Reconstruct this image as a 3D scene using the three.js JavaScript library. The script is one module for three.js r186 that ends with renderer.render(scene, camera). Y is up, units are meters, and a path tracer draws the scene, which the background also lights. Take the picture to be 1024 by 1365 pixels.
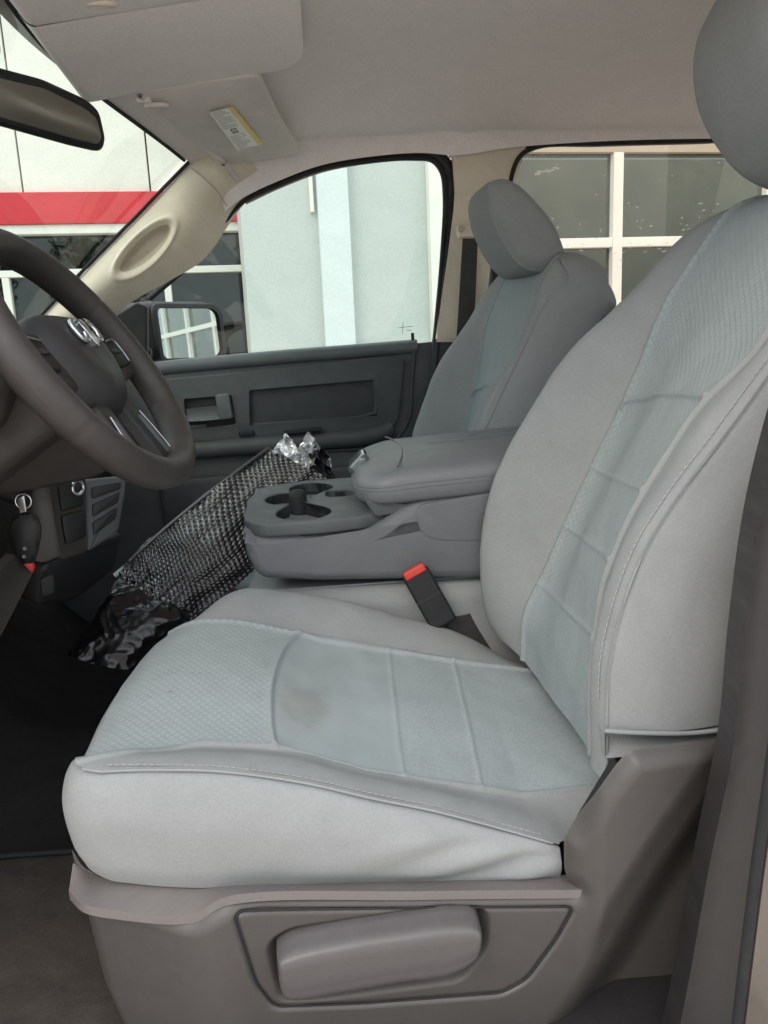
import * as THREE from 'three';
import { RoundedBoxGeometry } from 'three/addons/geometries/RoundedBoxGeometry.js';
import { mergeGeometries, mergeVertices, toCreasedNormals } from 'three/addons/utils/BufferGeometryUtils.js';
import { ImprovedNoise } from 'three/addons/math/ImprovedNoise.js';

const V = (x, y, z) => new THREE.Vector3(x, y, z);
const scene = new THREE.Scene();
const W = 768, H = 1024;
// ---------- camera
const camera = new THREE.PerspectiveCamera(67.3, W / H, 0.05, 400);
camera.position.set(...[0.0,0.86,1.5]);
camera.up.set(...[0.06,0.977,-0.204]);
camera.lookAt(...[0.682,-1.219,-8.258]);
scene.add(camera);
const renderer = new THREE.WebGLRenderer({ antialias: true });
renderer.setSize(W, H);
renderer.toneMapping = THREE.LinearToneMapping;
renderer.toneMappingExposure = 1.5;
renderer.shadowMap.enabled = true;
// ---------- sky: bright thin overcast, a little brighter high up
{
  const w = 256, h = 128, d = new Float32Array(w * h * 4), nz = new ImprovedNoise();
  for (let j = 0; j < h; j++) for (let i = 0; i < w; i++) {
    const el = ((j + 0.5) / h - 0.5) * Math.PI, az = (i + 0.5) / w * Math.PI * 2;
    const dx = Math.cos(el) * Math.cos(az), dy = Math.sin(el), dz = Math.cos(el) * Math.sin(az);
    const n = nz.noise(dx * 2.2, dy * 5, dz * 2.2) * 0.5 + nz.noise(dx * 5 + 7, dy * 11, dz * 5) * 0.25;
    const up = Math.max(0, dy), b = dy < 0 ? 0.5 : 1.15 + 0.55 * up + 0.22 * n;
    const k = (j * w + i) * 4;
    d[k] = b * (0.97 - 0.03 * n); d[k + 1] = b; d[k + 2] = b * (1.03 + 0.06 * up); d[k + 3] = 1;
  }
  const t = new THREE.DataTexture(d, w, h, THREE.RGBAFormat, THREE.FloatType);
  t.mapping = THREE.EquirectangularReflectionMapping; t.magFilter = t.minFilter = THREE.LinearFilter;
  t.wrapS = THREE.RepeatWrapping; t.needsUpdate = true;
  scene.background = t; scene.environment = t; scene.backgroundIntensity = 1; scene.environmentIntensity = 1;
}
// ---------- sun, veiled
const sun = new THREE.DirectionalLight(0xffeed8, 0.8);
sun.position.set(-5, 9, 8); sun.target.position.set(0, 0.5, 0.4);
sun.castShadow = true; sun.shadow.radius = 45; sun.shadow.mapSize.set(2048, 2048);
Object.assign(sun.shadow.camera, { left: -14, right: 14, top: 10, bottom: -10, near: 0.5, far: 40 });
scene.add(sun, sun.target);

// ---------- random, textures
let seed = 7; const rnd = () => { seed = (seed * 1664525 + 1013904223) >>> 0; return seed / 4294967296; };
const rr = (a, b) => a + (b - a) * rnd();
const NZ = new ImprovedNoise();
function tiled(n, f, color) {
  const d = new Uint8Array(n * n * 4);
  for (let j = 0; j < n; j++) for (let i = 0; i < n; i++) {
    const v = f(i / n, j / n), k = (j * n + i) * 4;
    const a = Array.isArray(v) ? v : [v, v, v];
    for (let c = 0; c < 3; c++) d[k + c] = Math.max(0, Math.min(255, Math.round(a[c] * 255)));
    d[k + 3] = 255;
  }
  const t = new THREE.DataTexture(d, n, n, THREE.RGBAFormat);
  t.wrapS = t.wrapT = THREE.RepeatWrapping; t.magFilter = THREE.LinearFilter; t.minFilter = THREE.LinearMipmapLinearFilter; t.generateMipmaps = true;
  if (color) t.colorSpace = THREE.SRGBColorSpace;
  t.needsUpdate = true; return t;
}
// periodic noise over the unit square
function pn(u, v, f, o = 0) {
  const c = (a) => Math.cos(a * 2 * Math.PI), s = (a) => Math.sin(a * 2 * Math.PI), k = f / (2 * Math.PI);
  return NZ.noise(c(u) * k + o, s(u) * k + c(v) * k * 1.3, s(v) * k * 1.3 + o * 1.7);
}
const rep = (t, size) => { const c = t.clone(); c.repeat.set(1 / size, 1 / size); c.needsUpdate = true; return c; };
const weaveT = tiled(256, (u, v) => {
  const a = Math.sin(u * Math.PI * 2 * 32), b = Math.sin(v * Math.PI * 2 * 32), ch = ((Math.floor(u * 32) + Math.floor(v * 32)) & 1);
  return 0.45 + 0.22 * (ch ? a * a : b * b) + 0.22 * rnd() + 0.2 * pn(u, v, 20);
});
const embossT = tiled(256, (u, v) => {   // rounded bricks set on the slant, eight to a side
  const x = (u + v) * 6, y = (u - v) * 6;
  const fx = x - Math.floor(x) - 0.5, fy = y - Math.floor(y) - 0.5;
  const m = Math.max(Math.abs(fx), Math.abs(fy)) * 2;
  return 0.15 + 0.7 * (1 - m * m * m) + 0.06 * rnd();
});
const grainT = tiled(256, (u, v) => 0.5 + 0.5 * pn(u, v, 60, 3) + 0.35 * pn(u, v, 120, 9));
const leatherT = tiled(256, (u, v) => { const a = Math.abs(pn(u, v, 70, 5)), b = Math.abs(pn(u, v, 110, 1)); return 0.25 + 1.2 * Math.min(0.6, a + 0.6 * b); });
const fuzzT = tiled(256, (u, v) => 0.5 + 0.3 * pn(u, v, 50, 2) + 0.4 * (rnd() - 0.5));
const blotchT = (base, amp, f, o, fine = 0.03) => tiled(256, (u, v) => {
  const n = 1 + amp * (pn(u, v, f, o) + 0.6 * pn(u, v, f * 2.7, o + 4)) + fine * (rnd() - 0.5) * 2;
  return base.map((c) => c * n);
}, true);
const roughT = (base, amp, f, o) => tiled(256, (u, v) => { const n = base + amp * (pn(u, v, f, o) + 0.6 * pn(u, v, f * 3, o + 2)); return [n, n, 0]; });
const sr = (r, g, b) => [r / 255, g / 255, b / 255];
function mat(o) {
  const { col, amp = 0.05, f = 6, size = 0.4, bump, bsize = 0.05, bscale = 0.0003, rough = 0.8, ramp = 0.08, phys, fine = 0.03, ...rest } = o;
  const M = phys ? THREE.MeshPhysicalMaterial : THREE.MeshStandardMaterial;
  const p = { side: THREE.DoubleSide, roughness: rough, ...rest, ...(phys || {}) };
  if (col) { p.map = rep(blotchT(col, amp, f, col[0] * 10, fine), size); p.color = 0xffffff; }
  if (ramp && rough < 0.85) { p.roughnessMap = rep(roughT(0.85, ramp * 2, 9, 3), size * 0.6); p.roughness = rough / 0.85; }
  if (bump) { p.bumpMap = rep(bump, bsize); p.bumpScale = bscale; }
  return new M(p);
}
const M = {};
M.fabric = mat({ col: sr(141, 144, 144), amp: 0.02, bump: weaveT, bsize: 0.03, bscale: 0.0004, rough: 0.92, phys: { sheen: 0.25, sheenRoughness: 0.5 }, fine: 0.03 });
M.insert = mat({ col: sr(144, 153, 154), amp: 0.02, bump: weaveT, bsize: 0.03, bscale: 0.0004, rough: 0.92, fine: 0.05 });
M.emboss = mat({ bump: embossT, bsize: 0.076, bscale: 0.001, rough: 0.92 });
M.emboss.map = rep(tiled(256, (u, v) => { const x = (u + v) * 6, y = (u - v) * 6, m = Math.max(Math.abs(x - Math.floor(x) - 0.5), Math.abs(y - Math.floor(y) - 0.5)) * 2, k = 0.965 + 0.05 * (1 - m * m * m) + 0.03 * (rnd() - 0.5) + 0.02 * pn(u, v, 4, 6); return [0.562 * k, 0.597 * k, 0.599 * k]; }, true), 0.076);
M.vinyl = mat({ col: sr(106, 109, 112), amp: 0.05, bump: leatherT, bsize: 0.04, bscale: 0.0003, rough: 0.55 });
M.lid = mat({ col: sr(107, 110, 112), amp: 0.02, bump: leatherT, bsize: 0.03, bscale: 0.0001, rough: 0.42 });
M.tray = mat({ col: sr(84, 88, 90), amp: 0.04, bump: grainT, bsize: 0.03, bscale: 0.0002, rough: 0.5 });
M.blackPlastic = mat({ col: sr(24, 25, 27), amp: 0.1, bump: grainT, bsize: 0.03, bscale: 0.0002, rough: 0.5 });
M.rubber = mat({ col: sr(30, 30, 32), amp: 0.1, bump: grainT, bsize: 0.05, bscale: 0.0002, rough: 0.75 });
M.taupe = mat({ col: sr(74, 71, 69), amp: 0.02, bump: grainT, bsize: 0.03, bscale: 0.00012, rough: 0.42, ramp: 0.1 });
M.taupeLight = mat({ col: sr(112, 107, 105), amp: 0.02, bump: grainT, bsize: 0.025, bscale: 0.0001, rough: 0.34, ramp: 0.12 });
M.door = mat({ col: sr(70, 74, 76), amp: 0.08, bump: grainT, bsize: 0.03, bscale: 0.0002, rough: 0.6 });
M.doorDark = mat({ col: sr(57, 60, 63), amp: 0.08, bump: grainT, bsize: 0.03, bscale: 0.0002, rough: 0.65 });
M.headliner = mat({ col: sr(236, 229, 227), amp: 0.012, bump: fuzzT, bsize: 0.05, bscale: 0.0002, rough: 0.95, size: 0.6 });
M.visor = mat({ col: sr(214, 208, 203), amp: 0.03, bump: grainT, bsize: 0.03, bscale: 0.0002, rough: 0.85 });
M.beige = mat({ col: sr(224, 214, 194), amp: 0.03, bump: grainT, bsize: 0.03, bscale: 0.0002, rough: 0.65 });
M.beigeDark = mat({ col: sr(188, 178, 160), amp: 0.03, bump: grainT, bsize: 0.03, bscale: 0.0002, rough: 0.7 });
M.wheel = mat({ col: sr(54, 50, 49), amp: 0.06, bump: leatherT, bsize: 0.03, bscale: 0.0003, rough: 0.42 });
M.hub = mat({ col: sr(43, 42, 43), amp: 0.06, bump: grainT, bsize: 0.03, bscale: 0.0002, rough: 0.5 });
M.dash = mat({ col: sr(52, 48, 46), amp: 0.07, bump: grainT, bsize: 0.03, bscale: 0.0003, rough: 0.6 });
M.carpet = mat({ col: sr(42, 40, 40), amp: 0.12, f: 8, bump: fuzzT, bsize: 0.03, bscale: 0.003, rough: 0.98, fine: 0.15 });
M.matFloor = mat({ col: sr(74, 67, 60), amp: 0.14, f: 8, bump: fuzzT, bsize: 0.04, bscale: 0.003, rough: 0.95, fine: 0.12 });
M.chrome = new THREE.MeshStandardMaterial({ color: 0xc9ccd0, metalness: 1, roughness: 0.22 });
M.silver = new THREE.MeshStandardMaterial({ color: 0xaeb2b6, metalness: 0.9, roughness: 0.3 });
M.mirrorGlass = new THREE.MeshStandardMaterial({ color: 0xdfe3e4, metalness: 1, roughness: 0.02 });
M.mirrorDark = new THREE.MeshStandardMaterial({ color: 0x8d877e, metalness: 0.75, roughness: 0.3 });
M.red = mat({ col: sr(196, 58, 52), amp: 0.04, rough: 0.45, bump: grainT, bsize: 0.03, bscale: 0.0001 });
M.webbing = mat({ col: sr(62, 60, 60), amp: 0.06, bump: weaveT, bsize: 0.02, bscale: 0.0008, rough: 0.8 });
M.jamb = mat({ col: sr(46, 44, 44), amp: 0.04, f: 8, bump: grainT, bsize: 0.03, bscale: 0.0002, rough: 0.45, ramp: 0.12 });
M.paint = mat({ col: sr(94, 87, 79), amp: 0.04, rough: 0.4, phys: { clearcoat: 0.6, clearcoatRoughness: 0.1 } });
M.glass = new THREE.MeshPhysicalMaterial({ color: 0xe2eee9, transmission: 1, thickness: 0, roughness: 0, ior: 1.5, side: THREE.DoubleSide });
M.privacy = new THREE.MeshPhysicalMaterial({ color: 0xe6e1d8, transmission: 1, thickness: 0, roughness: 0, ior: 1.5, side: THREE.DoubleSide });
M.film = mat({ col: sr(28, 26, 27), amp: 0.2, rough: 0.22, ramp: 0.05, phys: { clearcoat: 1, clearcoatRoughness: 0.12 } });
M.sheet = mat({ col: sr(15, 14, 15), amp: 0.2, rough: 0.26, ramp: 0.05 });
M.foil = new THREE.MeshStandardMaterial({ color: 0xf2f3f4, metalness: 0.75, roughness: 0.22, side: THREE.DoubleSide });
M.thread = mat({ col: sr(160, 160, 158), amp: 0.03, rough: 0.8 });

// ---------- naming and adding
const used = {};
function numbered(n) { const k = used[n] = (used[n] ?? -1) + 1; return k ? `${n}_${String(k).padStart(3, '0')}` : n; }
function thing(name, label, category, p = [0, 0, 0], group) {
  const g = new THREE.Group(); g.name = numbered(name); g.position.set(...p); g.userData = { label, category };
  if (group) g.userData.group = group;
  scene.add(g); return g;
}
function struct(o, name) { o.name = name; o.userData.kind = 'structure'; scene.add(o); return o; }
const shadow = (m) => { m.castShadow = m.receiveShadow = true; return m; };
// add a part; world-space geometry is moved into the parent's frame
function part(parent, name, geo, material, label) {
  if (Array.isArray(geo)) geo = geo.length > 1 ? merge(geo) : geo[0];
  const m = shadow(new THREE.Mesh(geo, material)); m.name = name;
  let q = parent, off = V(0, 0, 0);
  while (q && q !== scene) { off.add(q.position); q = q.parent; }
  if (!geo.userData.moved) { geo.translate(-off.x, -off.y, -off.z); geo.userData.moved = true; }
  if (label) m.userData.label = label;
  parent.add(m); return m;
}
function merge(list) {
  const l = list.map((g) => { const q = g.index ? g.toNonIndexed() : g.clone(); for (const k of Object.keys(q.attributes)) if (!['position', 'normal', 'uv'].includes(k)) q.deleteAttribute(k); if (!q.attributes.uv) boxUV(q); return q; });
  return mergeGeometries(l);
}
function boxUV(g) {
  const p = g.attributes.position, n = g.attributes.normal, uv = new Float32Array(p.count * 2);
  for (let i = 0; i < p.count; i++) {
    const ax = Math.abs(n.getX(i)), ay = Math.abs(n.getY(i)), az = Math.abs(n.getZ(i));
    const x = p.getX(i), y = p.getY(i), z = p.getZ(i);
    if (az >= ax && az >= ay) { uv[2 * i] = x; uv[2 * i + 1] = y; } else if (ay >= ax) { uv[2 * i] = x; uv[2 * i + 1] = z; } else { uv[2 * i] = z; uv[2 * i + 1] = y; }
  }
  g.setAttribute('uv', new THREE.BufferAttribute(uv, 2)); return g;
}
// ---------- shape tools
const lerp = (a, b, t) => a + (b - a) * t;
const clamp = (x, a = 0, b = 1) => Math.max(a, Math.min(b, x));
const sstep = (a, b, x) => { const t = clamp((x - a) / (b - a)); return t * t * (3 - 2 * t); };
// smooth monotone-ish interpolation of a table [[x, y], ...]; linear beyond the ends
function curve(tab) {
  const n = tab.length, X = tab.map((p) => p[0]), Y = tab.map((p) => p[1]), m = [];
  for (let i = 0; i < n; i++) m.push(i === 0 ? (Y[1] - Y[0]) / (X[1] - X[0]) : i === n - 1 ? (Y[n - 1] - Y[n - 2]) / (X[n - 1] - X[n - 2]) : (Y[i + 1] - Y[i - 1]) / (X[i + 1] - X[i - 1]));
  return (x) => {
    if (x <= X[0]) return Y[0] + m[0] * (x - X[0]);
    if (x >= X[n - 1]) return Y[n - 1] + m[n - 1] * (x - X[n - 1]);
    let i = 0; while (x > X[i + 1]) i++;
    const h = X[i + 1] - X[i], t = (x - X[i]) / h, t2 = t * t, t3 = t2 * t;
    return (2 * t3 - 3 * t2 + 1) * Y[i] + (t3 - 2 * t2 + t) * h * m[i] + (3 * t2 - 2 * t3) * Y[i + 1] + (t3 - t2) * h * m[i + 1];
  };
}
// a dense smooth grid: f(s, t) -> Vector3; uvf(s, t, P) -> [u, v]; disp(P, s, t) metres along the normal
function gridSurf(f, ns, nt, { uvf, disp, smooth = 0 } = {}) {
  const N = (ns + 1) * (nt + 1), pos = new Float32Array(N * 3), uv = new Float32Array(N * 2), st = [], idx = [];
  for (let j = 0; j <= nt; j++) for (let i = 0; i <= ns; i++) {
    const k = j * (ns + 1) + i, p = f(i / ns, j / nt); pos[3 * k] = p.x; pos[3 * k + 1] = p.y; pos[3 * k + 2] = p.z; st.push([i / ns, j / nt]);
  }
  for (let it = 0; it < smooth; it++) {
    const q = pos.slice();
    for (let j = 1; j < nt; j++) for (let i = 1; i < ns; i++) { const k = j * (ns + 1) + i;
      for (let c = 0; c < 3; c++) pos[3 * k + c] = 0.5 * q[3 * k + c] + 0.125 * (q[3 * (k - 1) + c] + q[3 * (k + 1) + c] + q[3 * (k - ns - 1) + c] + q[3 * (k + ns + 1) + c]); }
  }
  for (let j = 0; j < nt; j++) for (let i = 0; i < ns; i++) { const a = j * (ns + 1) + i, b = a + 1, c = a + ns + 1, d = c + 1; idx.push(a, b, d, a, d, c); }
  const g = new THREE.BufferGeometry(); g.setAttribute('position', new THREE.BufferAttribute(pos, 3)); g.setIndex(idx); g.computeVertexNormals();
  const P = V(0, 0, 0), base = [];
  for (let k = 0; k < N; k++) base.push(V(pos[3 * k], pos[3 * k + 1], pos[3 * k + 2]));
  if (disp) { const nn = g.attributes.normal.array;
    for (let k = 0; k < N; k++) { const h = disp(base[k], ...st[k]); for (let c = 0; c < 3; c++) pos[3 * k + c] += nn[3 * k + c] * h; }
    g.computeVertexNormals(); }
  for (let k = 0; k < N; k++) { const w = uvf ? uvf(...st[k], base[k]) : [base[k].x, base[k].z]; uv[2 * k] = w[0]; uv[2 * k + 1] = w[1]; }
  g.setAttribute('uv', new THREE.BufferAttribute(uv, 2)); g.userData = { base, st }; return g;
}
// the piece of a grid where f(P, s, t) > 0, cut cleanly along f = 0
function clip(g, f) {
  const { base, st } = g.userData, val = base.map((p, k) => f(p, ...st[k])), I = g.index.array, A = ['position', 'normal', 'uv'];
  const out = { position: [], normal: [], uv: [] }, src = A.map((k) => [g.attributes[k].array, g.attributes[k].itemSize, out[k]]);
  const put = (a, b, t) => { for (const [arr, n, o] of src) for (let c = 0; c < n; c++) o.push(arr[a * n + c] + (arr[b * n + c] - arr[a * n + c]) * t); };
  for (let i = 0; i < I.length; i += 3) {
    const poly = [];
    for (let e = 0; e < 3; e++) { const a = I[i + e], b = I[i + (e + 1) % 3], va = val[a], vb = val[b];
      if (va > 0) poly.push([a, a, 0]);
      if ((va > 0) !== (vb > 0)) poly.push([a, b, va / (va - vb)]); }
    for (let e = 1; e + 1 < poly.length; e++) { put(...poly[0]); put(...poly[e]); put(...poly[e + 1]); }
  }
  const r = new THREE.BufferGeometry();
  for (const k of A) r.setAttribute(k, new THREE.Float32BufferAttribute(out[k], k === 'uv' ? 2 : 3));
  return r;
}
// a padded block: rings of a rounded rectangle, half sizes a and b, stepping in and up along [inset, height] pairs
function pillow(a, b, r, prof, n = 96, fit) {
  const pt = (u, ins) => { const A = Math.max(1e-4, a - ins), B = Math.max(1e-4, b - ins), R = Math.max(0.0005, Math.min(r - ins * 0.6, A * 0.98, B * 0.98)), lx = 2 * (A - R), lz = 2 * (B - R), q = Math.PI * R / 2, L = 2 * lx + 2 * lz + 4 * q; let d = (u % 1) * L;
    const seg = [[lx, (k) => [-A + R + k, B]], [q, (k) => [A - R + R * Math.sin(k / R), B - R + R * Math.cos(k / R)]], [lz, (k) => [A, B - R - k]], [q, (k) => [A - R + R * Math.cos(k / R), -B + R - R * Math.sin(k / R)]], [lx, (k) => [A - R - k, -B]], [q, (k) => [-A + R - R * Math.sin(k / R), -B + R - R * Math.cos(k / R)]], [lz, (k) => [-A, -B + R + k]], [q, (k) => [-A + R - R * Math.cos(k / R), B - R + R * Math.sin(k / R)]]];
    for (const [l, f] of seg) { if (d <= l) return f(d); d -= l; } return seg[0][1](0); };
  const cv = new THREE.CatmullRomCurve3(prof.map((p) => V(p[0], p[1], 0)), false, 'centripetal');
  const f = (s, t) => { const p = cv.getPoint(t), [x, z] = pt(s * 0.99999, p.x); const q = V(x, p.y, z); return fit ? fit(q) : q; };
  return { f, g: gridSurf(f, n, 40, { uvf: (s, t, P) => [P.x + P.y, P.z] }) };
}
const cr3 = (pts, closed = false, tension = 0.5) => new THREE.CatmullRomCurve3(pts.map((p) => p.isVector3 ? p : V(...p)), closed, 'centripetal', tension);
function tube(pts, r, { closed = false, seg = 0, rs = 10 } = {}) {
  const c = cr3(pts, closed), g = new THREE.TubeGeometry(c, seg || pts.length * 8, r, rs, closed);
  const L = c.getLength(), uv = g.attributes.uv; for (let i = 0; i < uv.count; i++) uv.setXY(i, uv.getX(i) * L, uv.getY(i) * 2 * Math.PI * r);
  return g;
}
// rounded polygon outline: pts [[x, y, radius?], ...]
function rpoly(pts, r = 0.01, Cls = THREE.Shape) {
  const s = new Cls(), n = pts.length;
  for (let i = 0; i < n; i++) {
    const p = pts[i], a = pts[(i + n - 1) % n], b = pts[(i + 1) % n], R = p[2] ?? r;
    const la = Math.hypot(a[0] - p[0], a[1] - p[1]), lb = Math.hypot(b[0] - p[0], b[1] - p[1]), k = Math.min(R, la * 0.49, lb * 0.49);
    const q0 = [p[0] + (a[0] - p[0]) / la * k, p[1] + (a[1] - p[1]) / la * k], q1 = [p[0] + (b[0] - p[0]) / lb * k, p[1] + (b[1] - p[1]) / lb * k];
    i ? s.lineTo(...q0) : s.moveTo(...q0); s.quadraticCurveTo(p[0], p[1], ...q1);
  }
  s.closePath(); return s;
}
function splineShape(pts, Cls = THREE.Shape, n = 60) {
  const c = new THREE.CatmullRomCurve3(pts.map((p) => V(p[0], p[1], 0)), true, 'centripetal');
  return new Cls(c.getPoints(n).slice(0, n).map((p) => new THREE.Vector2(p.x, p.y)));
}
// an outline in x-y made solid between z0 and z1 (z1 nearer the camera)
function slab(shape, z0, z1, bevel = 0.004, seg = 3, crease = 0.6) {
  const b = Math.min(bevel, (z1 - z0) * 0.49);
  let g = new THREE.ExtrudeGeometry(shape, { depth: z1 - z0 - 2 * b, bevelEnabled: b > 0, bevelThickness: b, bevelSize: b, bevelOffset: -b, bevelSegments: seg, curveSegments: 14 });
  g.translate(0, 0, z0 + b);
  g.deleteAttribute('uv'); g = toCreasedNormals(g, crease); return boxUV(g);
}
function box(w, h, d, x, y, z, r = 0.004, rot) {
  const g = r > 0 ? new RoundedBoxGeometry(w, h, d, 3, Math.min(r, w * 0.49, h * 0.49, d * 0.49)) : new THREE.BoxGeometry(w, h, d);
  boxUV(g); if (rot) g.applyMatrix4(new THREE.Matrix4().makeRotationFromEuler(new THREE.Euler(...rot))); g.translate(x, y, z); return g;
}
// a solid strip lofted between two rails of points, with thickness along d
function strip(A, B, d, n = 40, bulge = 0) {
  const a = cr3(A), b = cr3(B), D = V(...d);
  const g1 = gridSurf((s, t) => a.getPoint(s).lerp(b.getPoint(s), t).addScaledVector(D, -bulge * (1 - Math.pow(2 * t - 1, 2))), n, 10, { uvf: (s, t, P) => [P.x + P.z, P.y] });
  const g2 = gridSurf((s, t) => a.getPoint(s).lerp(b.getPoint(s), t).add(D), n, 4, { uvf: (s, t, P) => [P.x + P.z, P.y] });
  const e1 = gridSurf((s, t) => a.getPoint(s).addScaledVector(D, t), n, 2, { uvf: (s, t, P) => [P.x, P.y] });
  const e2 = gridSurf((s, t) => b.getPoint(s).addScaledVector(D, t), n, 2, { uvf: (s, t, P) => [P.x, P.y] });
  const c0 = gridSurf((s, t) => a.getPoint(0).lerp(b.getPoint(0), s).addScaledVector(D, t), 4, 2), c1 = gridSurf((s, t) => a.getPoint(1).lerp(b.getPoint(1), s).addScaledVector(D, t), 4, 2);
  return merge([g1, g2, e1, e2, c0, c1]);
}
const xy = (a) => a.map((p) => [p[0], p[1]]);

// =====================================================================
// SETTING
// =====================================================================
{ // car park
  const m = mat({ col: sr(190, 180, 168), amp: 0.07, f: 7, size: 3, bump: fuzzT, bsize: 0.3, bscale: 0.004, rough: 0.95, fine: 0.08 });
  const g = new THREE.PlaneGeometry(300, 300); g.rotateX(-Math.PI / 2); const uv = g.attributes.uv; for (let i = 0; i < uv.count; i++) uv.setXY(i, uv.getX(i) * 300, uv.getY(i) * 300);
  g.translate(0, -0.66, 0); struct(shadow(new THREE.Mesh(g, m)), 'ground');
}
// cab floor, carpeted, with the rise towards the pedals
{
  const yf = curve([[-1.1, 0.42], [-0.95, 0.3], [-0.75, 0.09], [-0.6, 0.03], [-0.4, 0.02], [0.6, 0.02], [1.8, 0.02]]);
  const g = gridSurf((s, t) => { const x = lerp(-1.1, 1.78, s), z = lerp(-0.79, 0.79, t); return V(x, yf(x) + 0.05 * Math.exp(-Math.pow(z / 0.16, 4)) + 0.006 * NZ.noise(x * 9, 3, z * 9), z); }, 160, 90);
  const under = box(2.9, 0.05, 1.58, 0.34, -0.06, 0, 0.005);
  struct(shadow(new THREE.Mesh(merge([g, under]), M.carpet)), 'floor');
}

// =====================================================================
// BUILDING BEHIND (seen through the glass)
// =====================================================================
const PHI = 6.5 * Math.PI / 180;
const wallW = mat({ col: sr(226, 224, 216), amp: 0.02, size: 2, rough: 0.7 });
const wallG = mat({ col: sr(184, 192, 189), amp: 0.02, f: 5, size: 2, rough: 0.85 });
const wallG2 = mat({ col: sr(206, 216, 216), amp: 0.02, size: 2, rough: 0.8 });
const redM = mat({ col: sr(200, 40, 52), amp: 0.05, size: 1.5, rough: 0.5 });
const frameW = mat({ col: sr(228, 228, 220), amp: 0.02, size: 1, rough: 0.5 });
const darkRoom = mat({ col: sr(44, 46, 44), amp: 0.35, f: 5, size: 3, rough: 0.9 });
const shopGlass = new THREE.MeshPhysicalMaterial({ color: 0xb8c4c0, transmission: 1, thickness: 0, roughness: 0.02, ior: 1.52, side: THREE.DoubleSide });
function facade(name, label, z0) {
  const g = thing(name, label, 'building'); g.position.set(0, 0, z0); g.rotation.y = PHI;
  const add = (n, s0, s1, y0, y1, d0, d1, m, parent = g, r = 0.006) => { // d: out of the wall towards the truck
    const q = shadow(new THREE.Mesh(box(s1 - s0, y1 - y0, d1 - d0, (s0 + s1) / 2, (y0 + y1) / 2, (d0 + d1) / 2, r), m)); q.name = n; parent.add(q); return q; };
  return { g, add };
}
{
  const Y = (p) => p[1], X = (p) => p[0];
  // showroom with white panels over a red band and a wall of windows
  const { g, add } = facade('showroom_building', 'white panelled showroom with a red band above dark windows, beyond the windshield', -7);
  const j1 = X([-2.807,2.808]), j2 = X([-1.613,2.773]), yr1 = Y([-2.192,2.484]), yr0 = Y([-2.226,2.191]), yl = Y([-2.379,2.102]);
  const w = j2 - j1, top = yr1 + 3.4;
  for (let k = -4; k < 2; k++) add('panel', j1 + k * w + 0.008, j1 + (k + 1) * w - 0.008, yr1, top, -0.06, 0, wallW);
  add('wall', j1 - 4 * w, j1 + 2 * w, yr0, top, -0.2, -0.07, darkRoom);
  add('parapet', j1 - 4 * w, j1 + 2 * w, top, top + 0.12, -0.3, 0.03, wallW);
  add('red_band', j1 - 4 * w, j1 + 2 * w, yr0, yr1, -0.05, 0.06, redM);
  add('ledge', j1 - 4 * w, j1 + 2 * w, yl, yr0, -0.1, 0.03, frameW);
  const h1 = Y([-1.139,1.743]), v1 = X([-1.543,1.665]), v0 = v1 - 1.55;
  const gf = -0.66;
  for (let k = -4; k < 1; k++) { const x0 = v1 + k * 1.55;
    add('window_frame', x0 - 0.035, x0 + 0.035, gf, h1 - 0.034, -0.16, -0.05, frameW);
    const p = add('window', x0 + 0.037, x0 + 1.513, h1 + 0.037, yl - 0.002, -0.13, -0.115, shopGlass, g, 0);
    add('window', x0 + 0.037, x0 + 1.513, gf + 0.1, h1 - 0.037, -0.13, -0.115, shopGlass, g, 0); }
  add('transom', v1 - 4 * 1.55, v1 + 1 * 1.55, h1 - 0.032, h1 + 0.035, -0.16, -0.048, frameW);
  add('back_wall', j1 - 4 * w, j1 + 2 * w, gf, yl, -3.4, -3.2, darkRoom);
  add('inside_floor', j1 - 4 * w, j1 + 2 * w, gf + 0.002, gf + 0.02, -3.2, -0.16, darkRoom);
  add('inside_ceiling', j1 - 4 * w, j1 + 2 * w, yl + 0.01, yl + 0.1, -3.2, -0.21, darkRoom);
}
{
  const X = (p) => p[0];
  const { g, add } = facade('grey_wing', 'pale grey building wing with a lighter pilaster, seen through the passenger window', -5.4);
  const x0 = X([-0.606,1.312]), p0 = X([0.033,1.602]), p1 = X([0.293,1.596]), c0 = X([-0.027,2.265]), c1 = X([0.005,2.265]), e1 = X([1.003,1.892]);
  const yb = [-0.012,2.004][1];
  add('wall', x0, e1 + 0.02, -0.66, 4.6, -1.4, 0, wallG);
  add('pilaster', p0, p1, -0.66, 4.6, 0.002, 0.1, wallG2);
  add('downpipe', c0, c1, yb, 4.6, 0.002, 0.05, frameW);
  add('corner_board', e1 - 0.02, e1 + 0.16, -0.66, 4.6, 0.003, 0.12, frameW);
  add('coping', x0 - 0.05, e1 + 0.2, 4.6, 4.7, -1.4, 0.14, frameW);
}
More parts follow.
